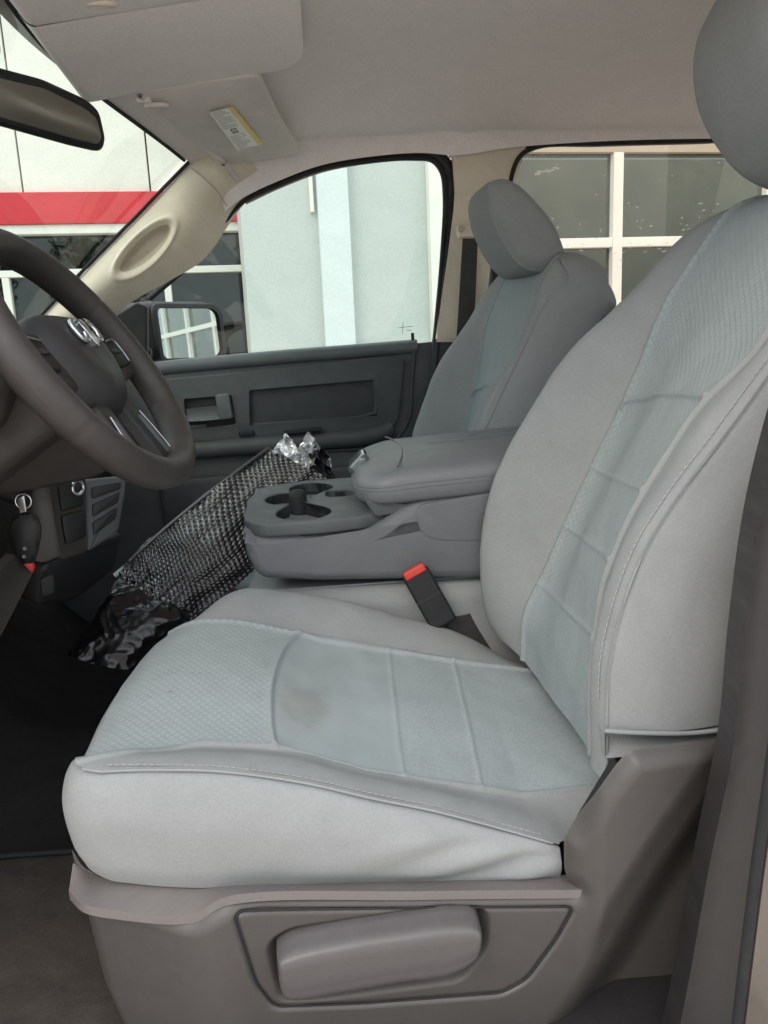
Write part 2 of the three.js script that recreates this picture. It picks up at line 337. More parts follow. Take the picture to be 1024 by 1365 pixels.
{
  const X = (p) => p[0], Y = (p) => p[1], Z0 = -5.2;
  const { g, add } = facade('garage_building', 'building with a white framed grid of grey windows, behind the rear passenger window', Z0);
  const vx0 = X([2.639,2.087]), vx1 = X([2.731,2.086]), hy1 = Y([2.688,1.729]), hy0 = Y([2.69,1.646]), ty = Y([2.674,2.43]);
  const cell = 1.5, cx = (vx0 + vx1) / 2, hw = (vx1 - vx0) / 2, ch = ty - hy1, hh = (hy1 - hy0);
  const roomM = mat({ col: sr(196, 181, 165), amp: 0.12, f: 5, size: 3, rough: 0.9 });
  const x0 = cx - 1.15 - 0.35, x1 = cx + 12 * cell;
  add('header', x0, x1, ty, ty + 0.5, -0.2, 0.02, mat({ col: sr(176, 166, 150), amp: 0.03, size: 1, rough: 0.8 }));
  add('upper_wall', x0, x1, ty + 0.5, 4.4, -0.4, 0, wallG);
  for (let k = 0; k < 13; k++) add('mullion', cx + k * cell - hw, cx + k * cell + hw, -0.66, ty, -0.1, 0.03, frameW);
  for (let r = 0; r < 4; r++) { const y1 = ty - r * (ch + hh) - ch;
    for (let k = -1; k < 12; k++) {
      add('transom', cx + k * cell + hw, cx + (k + 1) * cell - hw, Math.max(-0.64, y1 - hh), y1, -0.09, 0.025, frameW);
      if (y1 > -0.6) add('window', cx + k * cell + hw, cx + (k + 1) * cell - hw, y1, y1 + ch, -0.05, -0.04, shopGlass, g, 0);
    } }
  add('back_wall', x0, x1, -0.66, ty + 0.5, -2.6, -2.4, roomM);
  add('side_wall', x0, x0 + 0.12, -0.66, ty, -2.4, -0.4, roomM);
  for (let i = 0; i < 9; i++) { const a = lerp(x0 + 0.2, x1 - 1, i / 9 + rr(0, 0.05)); add('shelf_box', a, a + rr(0.2, 0.6), -0.66, rr(0.7, 1.6), -2.3, -1.6, roomM); }
}

// trees across the car park, seen only as reflections in the showroom glass
{
  const leafM = new THREE.MeshStandardMaterial({ color: new THREE.Color().setRGB(0.07, 0.1, 0.045), roughness: 0.9, side: THREE.DoubleSide }), barkM = mat({ col: sr(92, 80, 68), amp: 0.15, rough: 0.95, size: 1 });
  [[-14, 17, 8.5, 'tall leafy tree across the car park, farthest to the front of the truck'], [-8.5, 21, 10, 'largest leafy tree across the car park'], [-3, 16, 7, 'small leafy tree across the car park beside the largest one'], [5, 19, 9, 'leafy tree across the car park, nearest the rear of the truck']].forEach(([x, z, h, label]) => {
    const t = thing('leafy_tree', label, 'tree', [x, -0.66, z]);
    part(t, 'trunk', tube([[x, -0.7, z], [x + 0.1, h * 0.25, z], [x - 0.1, h * 0.55, z + 0.1]], 0.22, { seg: 14 }), barkM);
    const P = [], N = 2600; for (let i = 0; i < N; i++) { const cl = Math.floor(rnd() * 14), ca = cl * 2.4, cr = h * 0.2 * (0.4 + (cl % 3) * 0.35), cy = h * (0.42 + 0.04 * (cl % 11)); const a = rr(0, 6.28), b = Math.acos(rr(-1, 1)), R = h * 0.14 * Math.cbrt(rnd());
      const c = [x + Math.cos(ca) * cr + R * Math.sin(b) * Math.cos(a), cy + R * Math.cos(b), z + Math.sin(ca) * cr + R * Math.sin(b) * Math.sin(a)], s = rr(0.1, 0.22);
      for (let k = 0; k < 3; k++) P.push(c[0] + rr(-s, s), c[1] + rr(-s, s), c[2] + rr(-s, s)); }
    const g = new THREE.BufferGeometry(); g.setAttribute('position', new THREE.Float32BufferAttribute(P, 3)); g.computeVertexNormals(); boxUV(g); part(t, 'crown', g, leafM);
  });
}

// =====================================================================
// CAB SHELL
// =====================================================================
const cab = thing('truck_cab', 'crew cab truck interior shell with grey headliner, beige pillars and windshield', 'truck');
const headY = (x, z) => { const c = curve([[-0.5, 1.395], [-0.42, 1.405], [-0.3, 1.425], [-0.1, 1.45], [0.2, 1.468], [0.6, 1.475], [1.2, 1.47], [1.8, 1.43]]); return c(x) - 0.075 * Math.pow(Math.abs(z) / 0.72, 3.2); };
const frontX = (z) => -0.445 + 0.12 * Math.pow(Math.abs(z) / 0.66, 2);
{
  const liner = gridSurf((s, t) => { const z = lerp(-0.69, 0.735, t), x = lerp(frontX(z), 1.8, s); return V(x, headY(x, z) + 0.01 * Math.exp(-Math.pow((x - 0.42) / 0.03, 2)) * -0.4, z); }, 120, 80);
  part(cab, 'headliner', liner, M.headliner);
  const roof = gridSurf((s, t) => { const z = lerp(-0.8, 0.8, t), x = lerp(frontX(z) - 0.06, 1.86, s); return V(x, headY(x, z * 0.9) + 0.045, z); }, 40, 30);
  part(cab, 'roof_panel', roof, M.paint);
  // rails over the doors
  { const a = [[-0.235,1.236,-0.7],[-0.189,1.267,-0.702],[-0.09,1.307,-0.7],[0.032,1.344,-0.698],[0.173,1.362,-0.697],[0.294,1.367,-0.698],[0.396,1.359,-0.7],[0.54,1.375,-0.704],[0.79,1.385,-0.706],[1.087,1.385,-0.708],[1.656,1.37,-0.71]];
    part(cab, 'roof_rail', strip(a, a.map((p) => [p[0] - 0.02, headY(p[0] - 0.02, -0.66) + 0.004, -0.66]), [0, 0.012, -0.012], 60, -0.5), M.headliner); }
  for (const s of [1]) part(cab, 'roof_rail', strip([[-0.36, 1.405, s * 0.735], [0.1, 1.385, s * 0.735], [0.8, 1.405, s * 0.735], [1.8, 1.36, s * 0.735]].map((p) => [p[0], p[1] - 0.002, p[2]]), [[-0.4, 1.46, s * 0.8], [0.1, 1.46, s * 0.8], [0.8, 1.47, s * 0.8], [1.85, 1.43, s * 0.8]], [0, -0.012, 0], 30), M.headliner);
  // windshield
  const ws = (s, t) => { const z = lerp(-0.68, 0.68, s), k = Math.pow(Math.abs(z) / 0.68, 2); return V(lerp(frontX(z) - 0.004, -1.03 + 0.25 * k, t), lerp(1.402 - 0.03 * k, 0.9, t) + 0.02 * Math.sin(Math.PI * t), z * lerp(1, 1.1, t)); };
  part(cab, 'windshield', gridSurf(ws, 40, 24), M.glass);
  const se = [[-0.315,1.358,-0.684],[-0.394,1.29,-0.684],[-0.468,1.225,-0.684],[-0.587,1.124,-0.684],[-0.707,1.017,-0.684],[-0.819,0.917,-0.684]];
  const st = []; for (let i = 0; i <= 20; i++) { const z = lerp(-0.67, 0.67, i / 20), x = frontX(z) - 0.003; st.push(V(x, headY(x, z) - 0.003, z)); }
  part(cab, 'windshield_seal', [tube(se, 0.0045), tube(st, 0.0045)], M.rubber);
  part(cab, 'cowl', box(0.5, 0.2, 1.6, -1.25, 0.84, 0, 0.03), M.blackPlastic);
  part(cab, 'firewall', box(0.06, 0.9, 1.6, -1.12, 0.55, 0, 0.01), M.blackPlastic);
  // rear wall with its window
  const bw = rpoly([[-0.8, 0.0], [0.8, 0.0], [0.78, 1.2], [0.7, 1.46], [-0.7, 1.46], [-0.78, 1.2]], 0.08); bw.holes.push(rpoly([[-0.66, 0.9], [0.66, 0.9], [0.6, 1.37], [-0.6, 1.37]], 0.06, THREE.Path));
  const bg = slab(bw, -0.03, 0.03, 0.004); bg.rotateY(Math.PI / 2); bg.translate(1.82, 0, 0); part(cab, 'rear_wall', bg, M.doorDark);
  const rg = new THREE.PlaneGeometry(1.38, 0.52); rg.rotateY(-Math.PI / 2); rg.translate(1.83, 1.135, 0); part(cab, 'rear_window', rg, M.glass);
  // passenger windshield pillar trim with its grab handle recess
  const up = cr3([[-0.231,1.417,-0.67],[-0.296,1.366,-0.69],[-0.319,1.354,-0.69],[-0.395,1.284,-0.69],[-0.47,1.219,-0.69],[-0.589,1.117,-0.69],[-0.71,1.01,-0.69],[-0.822,0.909,-0.69]]), lo = cr3([[-0.112,1.314,-0.735],[-0.174,1.272,-0.745],[-0.214,1.231,-0.745],[-0.309,1.121,-0.745],[-0.413,1.065,-0.745],[-0.505,1.021,-0.745],[-0.637,0.936,-0.745],[-0.773,0.829,-0.745]]);
  const rc = [[-0.449,1.145,-0.71]][0], ra = [[-0.383,1.198,-0.71]][0], A0 = V(...rc), ad = V(...ra).sub(A0); const al = ad.length(); ad.normalize();
  const ell = (P) => { const d = P.clone().sub(A0); d.z = 0; const u = d.dot(ad), w = Math.sqrt(Math.max(0, d.lengthSq() - u * u)); return Math.hypot(u / (al * 1.12), w / 0.032); };
  const pil = gridSurf((s, t) => { const p = up.getPoint(s).lerp(lo.getPoint(s), t); p.z += 0.045 * Math.sin(Math.PI * clamp(t)) ; p.y -= 0.004 * Math.sin(Math.PI * t); return p; }, 160, 60, { uvf: (s, t, P) => [P.x, P.y], disp: (P) => { const e = ell(P); return -(e < 1.35 ? 0.03 * (1 - sstep(0.72, 1.1, e)) : 0) + 0.004 * Math.exp(-Math.pow((e - 1.16) / 0.1, 2)); } });
  const pm = part(cab, 'pillar_trim', clip(pil, (P) => ell(P) - 0.93), M.beige);
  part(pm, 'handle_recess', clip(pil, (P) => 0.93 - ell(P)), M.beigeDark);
  // seam where the pillar trim meets the headliner
  part(cab, 'trim_joint', tube([[-0.309,1.34,-0.672],[-0.273,1.309,-0.665],[-0.244,1.277,-0.675],[-0.228,1.249,-0.7]], 0.0016), M.beigeDark);
}
{
  // passenger-side post between the doors: pale upper trim, dark lower trim
  const A = [[0.391,1.414,-0.715],[0.387,1.344,-0.725],[0.39,1.264,-0.728],[0.375,1.147,-0.735],[0.352,1.008,-0.745],[0.331,0.871,-0.75]], B = [[0.597,1.416,-0.715],[0.587,1.373,-0.725],[0.567,1.313,-0.728],[0.503,1.143,-0.735],[0.481,1.003,-0.745],[0.458,0.866,-0.75]];
  part(cab, 'post_trim', strip(A, B, [0, 0, -0.03], 30, -0.3), M.beige);
  const A2 = [[0.323,0.88,-0.752],[0.306,0.735,-0.755],[0.295,0.513,-0.76],[0.289,0.187,-0.76]], B2 = [[0.481,0.873,-0.752],[0.479,0.727,-0.755],[0.476,0.503,-0.76],[0.471,0.175,-0.76]];
  part(cab, 'lower_post_trim', strip(A2, B2, [0, 0, -0.03], 20, -0.3), M.door);
  // weatherstrip round the door opening
  part(cab, 'weatherstrip', tube([[0.389,1.339,-0.735],[0.38,1.227,-0.74],[0.363,1.069,-0.75],[0.34,0.884,-0.76],[0.319,0.69,-0.765],[0.306,0.421,-0.765],[0.298,0.088,-0.765]], 0.007), M.rubber);
  // driver-side frame at the right edge of the view
  const L = [[0.483,0.932,0.79],[0.44,0.775,0.79],[0.421,0.673,0.79],[0.411,0.547,0.79],[0.406,0.43,0.79],[0.387,0.298,0.79],[0.36,0.085,0.79],[0.333,-0.046,0.79]], R_ = [[0.512,0.931,0.79],[0.473,0.774,0.79],[0.459,0.67,0.79],[0.451,0.544,0.79],[0.445,0.427,0.79],[0.435,0.293,0.79],[0.423,0.077,0.79],[0.416,-0.058,0.79]];
  const R2 = [[0.592,0.927,0.8],[0.565,0.77,0.8],[0.552,0.667,0.8],[0.553,0.54,0.8],[0.555,0.423,0.8],[0.555,0.288,0.8],[0.547,0.072,0.8],[0.54,-0.063,0.8]];
  part(cab, 'door_jamb', strip(L, R_, [0.01, 0, -0.05], 50, -0.18), M.jamb);
  part(cab, 'jamb_seal', tube(R_.map((p) => [p[0] + 0.006, p[1], p[2] - 0.002]), 0.0075, { seg: 80 }), M.rubber);
  part(cab, 'painted_post', strip(R_.map((p) => [p[0] + 0.013, p[1], p[2] + 0.004]), R2, [0, 0, -0.05], 40, -0.2), M.paint);
  // the rest of the driver's side behind the post, and the sill
  const side = rpoly([[0.62, -0.15], [1.9, -0.15], [1.9, 1.3], [1.78, 1.46], [0.66, 1.47], [0.66, 0.9]], 0.05); side.holes.push(rpoly([[0.72, 0.88], [1.72, 0.88], [1.66, 1.4], [0.76, 1.42]], 0.06, THREE.Path));
  part(cab, 'side_panel', slab(side, 0.74, 0.83, 0.01), M.doorDark);
  part(cab, 'sill', box(1.9, 0.13, 0.09, -0.2, -0.055, 0.82, 0.02), M.jamb);
  part(cab, 'hinge_pillar', box(0.2, 1.0, 0.1, -1.05, 0.42, 0.8, 0.03), M.jamb);
}

// =====================================================================
// PASSENGER DOOR
// =====================================================================
const door = thing('passenger_door', 'dark grey passenger front door with window, map pocket, pull handle and outside mirror', 'car door', [-0.1, 0.65, -0.8]);
{
  const outline = rpoly(xy([[-0.784,0.818,-0.775],[-0.511,0.839,-0.775],[-0.106,0.855,-0.775],[0.286,0.871,-0.775],[0.33,0.873,-0.775],[0.317,0.645,-0.775],[0.304,0.465,-0.775],[0.298,0.036,-0.775],[0.052,-0.301,-0.775],[-0.922,-0.218,-0.775]]), 0.01);
  part(door, 'door_panel', slab(outline, -0.85, -0.775, 0.006), M.door);
  part(door, 'sill_cap', tube([[-0.707,0.812,-0.79],[-0.493,0.83,-0.785],[-0.107,0.848,-0.782],[0.111,0.855,-0.782],[0.278,0.861,-0.784]], 0.021, { seg: 40, rs: 16 }), M.sill = mat({ col: sr(92, 98, 100), amp: 0.04, bump: grainT, bsize: 0.03, bscale: 0.0002, rough: 0.5 }));
  // raised surround with map pocket
  const frame = rpoly(xy([[-0.463,0.803,-0.77],[-0.108,0.821,-0.77],[0.186,0.839,-0.77],[0.24,0.828,-0.77],[0.216,0.651,-0.77],[0.178,0.615,-0.77],[-0.232,0.617,-0.77],[-0.465,0.616,-0.77]]), 0.02);
  const pocketO = [[[-0.22,0.766,-0.77],[0.15,0.779,-0.77],[0.158,0.663,-0.77],[-0.227,0.654,-0.77]]];
  frame.holes.push(rpoly(xy(pocketO[0]), 0.012, THREE.Path), rpoly(xy([[-0.407,0.75,-0.77],[-0.259,0.755,-0.77],[-0.254,0.66,-0.77],[-0.406,0.648,-0.77]]), 0.012, THREE.Path));
  part(door, 'surround', slab(frame, -0.785, -0.757, 0.006), M.door);
  const pk = part(door, 'map_pocket', slab(rpoly(xy([[-0.228,0.773,-0.772],[0.16,0.785,-0.772],[0.167,0.653,-0.772],[-0.236,0.646,-0.772]]), 0.01), -0.79, -0.772, 0.002), M.doorDark);
  part(pk, 'pocket_lip', tube([[-0.21,0.66,-0.765],[-0.075,0.662,-0.765],[0.078,0.665,-0.765],[0.145,0.675,-0.765]], 0.0045), M.door);
  part(pk, 'pocket_wall', tube([[0.145,0.768,-0.768],[0.152,0.72,-0.768],[0.147,0.674,-0.768]], 0.007), M.door);
  const hb = part(door, 'handle_bezel', slab(rpoly(xy([[-0.413,0.756,-0.772],[-0.255,0.761,-0.772],[-0.25,0.655,-0.772],[-0.411,0.644,-0.772]]), 0.012), -0.79, -0.774, 0.002), M.blackPlastic);
  part(hb, 'pull_handle', [strip([[-0.396,0.716,-0.748],[-0.327,0.72,-0.742],[-0.266,0.723,-0.748]], [[-0.397,0.68,-0.748],[-0.33,0.681,-0.742],[-0.263,0.686,-0.748]], [0, 0, -0.012], 20, -0.3), slab(rpoly(xy([[-0.311,0.752,-0.755],[-0.27,0.757,-0.755],[-0.264,0.683,-0.755],[-0.305,0.679,-0.755]]), 0.01), -0.77, -0.742, 0.006)], M.sill);
  part(hb, 'lock_lever', slab(rpoly(xy([[-0.398,0.668,-0.76],[-0.343,0.67,-0.76],[-0.344,0.657,-0.76],[-0.396,0.653,-0.76]]), 0.003), -0.775, -0.757, 0.003), M.doorDark);
  const mk = (u, r) => u;
  part(door, 'armrest', tube([[-0.538,0.587,-0.775],[-0.298,0.597,-0.765],[-0.035,0.603,-0.762],[0.142,0.611,-0.768],[0.193,0.629,-0.775]], 0.026, { seg: 40, rs: 18 }), M.door);
  part(door, 'window_switch', slab(rpoly(xy([[-0.123,0.641,-0.735],[-0.015,0.646,-0.735],[-0.014,0.635,-0.735],[-0.122,0.63,-0.735]]), 0.002), -0.752, -0.732, 0.002), M.blackPlastic);
  part(door, 'screw_cover', slab(rpoly(xy([[-0.253,0.646,-0.75],[-0.21,0.646,-0.75],[-0.209,0.631,-0.75],[-0.253,0.629,-0.75]]), 0.004), -0.762, -0.748, 0.003), M.blackPlastic);
  // contour beside the surround
  part(door, 'panel_contour', tube([[0.268,0.848,-0.773],[0.258,0.758,-0.773],[0.243,0.649,-0.773],[0.186,0.585,-0.773],[-0.037,0.571,-0.773]], 0.006, { seg: 40 }), M.door);
  // speaker area below the armrest
  part(door, 'lower_pocket', slab(rpoly(xy([[-0.497,0.515,-0.75],[0.182,0.532,-0.75],[0.191,0.197,-0.75],[-0.486,0.196,-0.75]]), 0.04), -0.775, -0.735, 0.015), M.doorDark);
  // glass, leaning inwards to the roof
  const gp = [[-0.483,0.831,-0.79],[0.326,0.867,-0.79],[0.36,1.13,-0.75],[0.365,1.283,-0.725],[0.353,1.332,-0.718],[0.32,1.357,-0.715],[0.174,1.357,-0.715],[0.032,1.341,-0.717],[-0.092,1.303,-0.72],[-0.192,1.262,-0.727],[-0.325,1.153,-0.743],[-0.466,1.036,-0.76]];
  const C3 = V(0, 0, 0); gp.forEach((p) => C3.add(V(...p))); C3.multiplyScalar(1 / gp.length);
  { // plane through the sill and the roof edge
    const zy = curve([[0.86, -0.792], [1.42, -0.716]]); const sh = new THREE.Shape(gp.map((p) => new THREE.Vector2(p[0], p[1])));
    const g = new THREE.ShapeGeometry(sh, 4); const pp = g.attributes.position; for (let i = 0; i < pp.count; i++) pp.setZ(i, zy(pp.getY(i)) - 0.006); g.computeVertexNormals();
    part(door, 'window_glass', g, M.glass);
    const fz = (a) => a.map((p) => [p[0], p[1], zy(p[1]) + 0.004]);
    part(door, 'window_seal', tube(fz([[0.333,0.871,-0.79],[0.356,1.11,-0.752],[0.365,1.261,-0.728],[0.359,1.317,-0.72],[0.333,1.353,-0.716],[0.275,1.36,-0.715],[0.174,1.357,-0.715],[0.032,1.341,-0.717],[-0.092,1.303,-0.72],[-0.192,1.262,-0.727],[-0.319,1.133,-0.745],[-0.467,1.024,-0.76]]), 0.0062, { seg: 120 }), M.rubber);
    const fr = fz([[0.35,0.871,-0.79],[0.375,1.109,-0.752],[0.384,1.268,-0.728],[0.374,1.336,-0.72],[0.341,1.372,-0.716],[0.276,1.381,-0.715],[0.175,1.378,-0.715],[0.033,1.359,-0.717],[-0.09,1.322,-0.72],[-0.19,1.283,-0.727]]).map((p) => [p[0], p[1], p[2] - 0.03]);
    part(door, 'window_frame', tube(fr, 0.022, { seg: 90 }), M.blackPlastic);
  }
  part(door, 'lock_knob', (() => { const g = tube([[0.267,0.861,-0.783],[0.266,0.9,-0.78]], 0.0045, { seg: 6 }); return g; })(), M.blackPlastic);
  // small printed mark low on the glass
  { const q = [[0.225,0.916,-0.782],[0.265,0.919,-0.782],[0.239,0.931,-0.781],[0.236,0.899,-0.783],[0.247,0.909,-0.782],[0.262,0.906,-0.782]], z = (p) => [p[0], p[1], p[2] + 0.012];
    part(door, 'glass_mark', [tube([q[0], q[1]].map(z), 0.0007, { seg: 4 }), tube([q[2], q[3]].map(z), 0.0007, { seg: 4 }), tube([q[4], q[5]].map(z), 0.0007, { seg: 4 })], M.rubber); }
  // dark corner panel in front of the glass, and the outside mirror
  part(door, 'corner_panel', slab(rpoly(xy([[-0.643,0.947,-0.77],[-0.505,1.018,-0.77],[-0.479,1.005,-0.77],[-0.497,0.841,-0.77],[-0.657,0.831,-0.77]]), 0.006), -0.8, -0.77, 0.006), M.blackPlastic);
  // the mirror faces back along the truck; its shape is laid out flat and then turned
  const mc = [-0.426,0.933,-1.05], MA = 1.08, mo = (pts) => pts.map(([u, v, r]) => [u * 1.15, v, r]);
  const turn = (g) => { g.rotateX(-0.02); g.rotateY(MA); g.translate(...mc); return g; };
  const hO = rpoly(mo([[-0.155, 0.095], [0.12, 0.105], [0.165, 0.08], [0.17, -0.08], [0.13, -0.1], [-0.15, -0.095]]), 0.035);
  const mir = part(door, 'side_mirror', turn(slab(hO, -0.13, 0.012, 0.03, 6, 1.2)), M.blackPlastic, 'black outside mirror housing');
  const gO = mo([[-0.135, 0.078], [0.11, 0.085], [0.14, 0.066], [0.145, -0.064], [0.11, -0.08], [-0.13, -0.078]]);
  const gm = new THREE.ShapeGeometry(rpoly(gO, 0.025)); gm.translate(0, 0, 0.0145);
  part(mir, 'mirror_glass', turn(gm), M.mirrorGlass);
  const rim = rpoly(mo([[-0.147, 0.088], [0.118, 0.097], [0.155, 0.074], [0.16, -0.072], [0.12, -0.091], [-0.142, -0.088]]), 0.03); rim.holes.push(rpoly(gO, 0.025, THREE.Path));
  part(mir, 'mirror_rim', turn(slab(rim, 0.008, 0.022, 0.004)), M.blackPlastic);
  part(mir, 'mirror_arm', tube([[-0.512,0.879,-0.8],[-0.521,0.879,-0.9],[-0.499,0.878,-1.0]], 0.022), M.blackPlastic);
}
// rear passenger door
const rdoor = thing('rear_passenger_door', 'rear passenger door with tinted window seen behind the grey seats', 'car door', [1.05, 0.65, -0.8]);
{
  const o = rpoly([[0.47, 0.0], [1.55, 0.0], [1.75, 0.5], [1.78, 0.92], [0.47, 0.92]], 0.02);
  part(rdoor, 'door_panel', slab(o, -0.85, -0.775, 0.006), M.door);
  part(rdoor, 'sill_cap', tube([[0.5, 0.92, -0.79], [1.1, 0.93, -0.787], [1.76, 0.945, -0.787]], 0.021, { seg: 30, rs: 14 }), M.door);
  const gz = curve([[0.86, -0.795], [1.42, -0.72]]);
  const tl = [[0.538,0.832,-0.735],[0.544,1.182,-0.735],[0.549,1.299,-0.735],[0.573,1.357,-0.735],[0.623,1.381,-0.735],[0.801,1.384,-0.735],[1.101,1.384,-0.735]];
  const pts = tl.map((p) => [p[0], p[1]]).concat([[1.45, 1.385], [1.6, 1.2], [1.66, 0.93]]);
  const g = new THREE.ShapeGeometry(new THREE.Shape(pts.map((p) => new THREE.Vector2(...p)))), pp = g.attributes.position;
  for (let i = 0; i < pp.count; i++) pp.setZ(i, gz(pp.getY(i)) - 0.006); g.computeVertexNormals();
  part(rdoor, 'window_glass', g, M.privacy);
  const lift = (a, d) => a.map((p) => [p[0], p[1], gz(p[1]) + d]);
  part(rdoor, 'window_seal', tube(lift(pts.slice(0, -1), 0.003), 0.0065, { seg: 140 }), M.rubber);
  part(rdoor, 'window_frame', tube(lift(pts.map((p, i) => [p[0] - (i < 4 ? 0.022 : 0), p[1] + (i > 3 ? 0.02 : 0.004)]), -0.03), 0.022, { seg: 120 }), M.blackPlastic);
  // dried spots on the outside of the glass
  const dn = 512, dd = new Uint8Array(dn * dn * 4).fill(255); for (let i = 0; i < dn * dn; i++) for (let c = 0; c < 3; c++) dd[i * 4 + c] = 0;
  const spot = (x, y, r, k) => { for (let j = -14; j <= 14; j++) for (let i = -14; i <= 14; i++) { const X = x + i, Y = y + j; if (X < 0 || Y < 0 || X >= dn || Y >= dn) continue; const d = Math.hypot(i / k, j) / r + 0.5 * NZ.noise(X * 0.3, Y * 0.3, 2); if (d < 1) { const q = (Y * dn + X) * 4; dd[q] = dd[q + 1] = dd[q + 2] = Math.max(dd[q], 255 * (0.22 + 0.4 * (1 - d))); } } };
  for (let i = 0; i < 70; i++) spot(Math.floor(rr(0, dn)), Math.floor(dn * (0.45 + 0.2 * Math.pow(rnd(), 1.5) * (rnd() < 0.5 ? -1 : 1))), rr(1, 3.4), rr(1, 2.2));
  for (let i = 0; i < 60; i++) spot(Math.floor(rr(0, dn)), Math.floor(rr(0, dn)), rr(0.7, 2), rr(1, 2));
  for (let i = 0; i < 9; i++) spot(Math.floor(70 + i * 6), Math.floor(dn * 0.84 + i * 1.6 + rr(-2, 2)), rr(2.5, 4.5), 1.8);
  const dt = new THREE.DataTexture(dd, dn, dn, THREE.RGBAFormat); dt.magFilter = THREE.LinearFilter; dt.needsUpdate = true;
  const dg = new THREE.PlaneGeometry(0.62, 0.46, 1, 6), dp = dg.attributes.position; dg.translate(0.85, 1.16, 0); for (let i = 0; i < dp.count; i++) dp.setZ(i, gz(dp.getY(i)) - 0.011);
  part(rdoor, 'dried_spots', dg, new THREE.MeshPhysicalMaterial({ color: 0xffffff, alphaMap: dt, transparent: true, roughness: 1, transmission: 0.5, thickness: 0, side: THREE.DoubleSide }));
}

// =====================================================================
// SEATS
// =====================================================================
// shapes are measured on the driver's seat; the passenger's is the same seat mirrored and slid forward
const TH = 35 * Math.PI / 180, sT = Math.sin(TH), cT = Math.cos(TH);
const toAB = (p) => [p[0] * sT + p[1] * cT, p[0] * cT - p[1] * sT];
const fromAB = (a, b, z) => V(a * sT + b * cT, a * cT - b * sT, z);
function makeSeat(t, place, aMax, head, placeB = place, thick = 1, res = 1, roll = 0.09) {
  const P0 = (g) => { place(g); return g; }, PB = (g) => { placeB(g); return g; };
  // --- cushion
  const seamT = curve(xy([[-0.312,0.397,0.66],[-0.225,0.389,0.66],[-0.149,0.38,0.66],[-0.055,0.357,0.66],[0.031,0.327,0.66],[0.102,0.304,0.66],[0.172,0.277,0.66],[0.25,0.245,0.66]]));
  const innerT = curve(xy([[-0.318,0.367,0.56],[-0.215,0.366,0.56],[-0.125,0.357,0.56],[-0.058,0.342,0.56],[0.038,0.306,0.56],[0.194,0.263,0.56]]));
  const farT = curve(xy([[-0.258,0.427,0.25],[-0.155,0.416,0.25],[-0.07,0.39,0.25],[0.06,0.357,0.25],[0.194,0.322,0.25],[0.324,0.292,0.25]]));
  const crestT = curve(xy([[-0.268,0.418,0.16],[-0.233,0.437,0.16],[-0.166,0.449,0.16],[-0.096,0.438,0.16],[0.029,0.408,0.16],[0.11,0.376,0.16],[0.215,0.339,0.16],[0.333,0.267,0.16]]));
  const xf = curve([[0.11, -0.2], [0.16, -0.228], [0.25, -0.283], [0.35, -0.319], [0.45, -0.333], [0.55, -0.334], [0.6, -0.332], [0.632, -0.324], [0.65, -0.31], [0.66, -0.284]]);
  const xr = (z) => 0.39 - 0.13 * sstep(0.6, 0.66, z);
  const hAt = (x, z) => {
    const s = seamT(x), i = innerT(Math.min(x, 0.24)), f = farT(x), c = crestT(x);
    const m = (i + f) / 2 + 0.003;
    return curve([[0.105, c - 0.05], [0.125, c - 0.018], [0.165, c + 0.001], [0.25, f], [0.405, m], [0.56, i], [0.61, lerp(i, s, 0.72) + 0.004], [0.66, s]])(z);
  };
  const topF = (s, q) => { const z = lerp(0.105, 0.66, q), e = xf(z), x = lerp(e, xr(z), s), d = x - e; const drop = 0.024 * Math.pow(1 - clamp(d / 0.075), 2.2) * (1 - 0.9 * sstep(0.35, 0.62, z)); return V(x, hAt(Math.max(x, -0.3), z) - drop, z); };
  const arc = curve([[-0.07,0.385,0.254],[-0.087,0.385,0.291],[-0.098,0.385,0.346],[-0.105,0.385,0.425],[-0.103,0.385,0.493],[-0.096,0.385,0.55],[-0.088,0.385,0.601],[-0.079,0.385,0.638]].map((p) => [p[2], p[0]]).sort((a, b) => a[0] - b[0]));
  const cs1 = curve([[0.085,0.352,0.255],[0.077,0.352,0.491],[0.079,0.352,0.637]].map((p) => [p[2], p[0]]).sort((a, b) => a[0] - b[0]));
  const cs2 = curve([[0.197,0.318,0.248],[0.183,0.318,0.552],[0.18,0.318,0.637]].map((p) => [p[2], p[0]]).sort((a, b) => a[0] - b[0]));
  const gr = (d, w, h) => -h * Math.exp(-(d * d) / (w * w));
  const zi = (x) => 0.56 + 0.075 * sstep(-0.18, -0.325, x), zf = 0.25;
  const inside = (P) => P.z > zf - 0.004 && P.z < zi(P.x) + 0.004;
  const top = gridSurf(topF, Math.round(310 * res), Math.round(260 * res), { smooth: 10, uvf: (s, q, P) => [P.x + 0.35, P.z], disp: (P) => {
    let h = gr(P.z - zi(P.x), 0.004, 0.005) + gr(P.z - zf, 0.004, 0.005) + 0.003 * gr(P.z - 0.6, 0.03, -1);
    if (inside(P)) h += gr(P.x - arc(P.z), 0.0045, 0.006) + 0.004 * sstep(0, 0.05, P.x - arc(P.z)) * (1 - sstep(0.1, 0.3, P.x - arc(P.z))) + gr(P.x - cs1(P.z), 0.0035, 0.002) + gr(P.x - cs2(P.z), 0.0035, 0.002);
    h += 0.0022 * NZ.noise(P.x * 11, P.z * 11, 4) + 0.0012 * NZ.noise(P.x * 30, P.z * 24, 8);
    return h; } });
  const cush = part(t, 'seat_cushion', new THREE.BufferGeometry(), M.fabric);
  const sub = (n, f, m) => part(cush, n, P0(clip(top, f)), m);
  sub('cushion_bolster', (P) => P.z - zi(P.x), M.fabric); sub('cushion_bolster', (P) => zf - P.z, M.fabric);
  const ins = (P) => Math.min(zi(P.x) - P.z, P.z - zf);
  sub('front_insert', (P) => Math.min(ins(P), arc(P.z) - P.x), M.emboss);
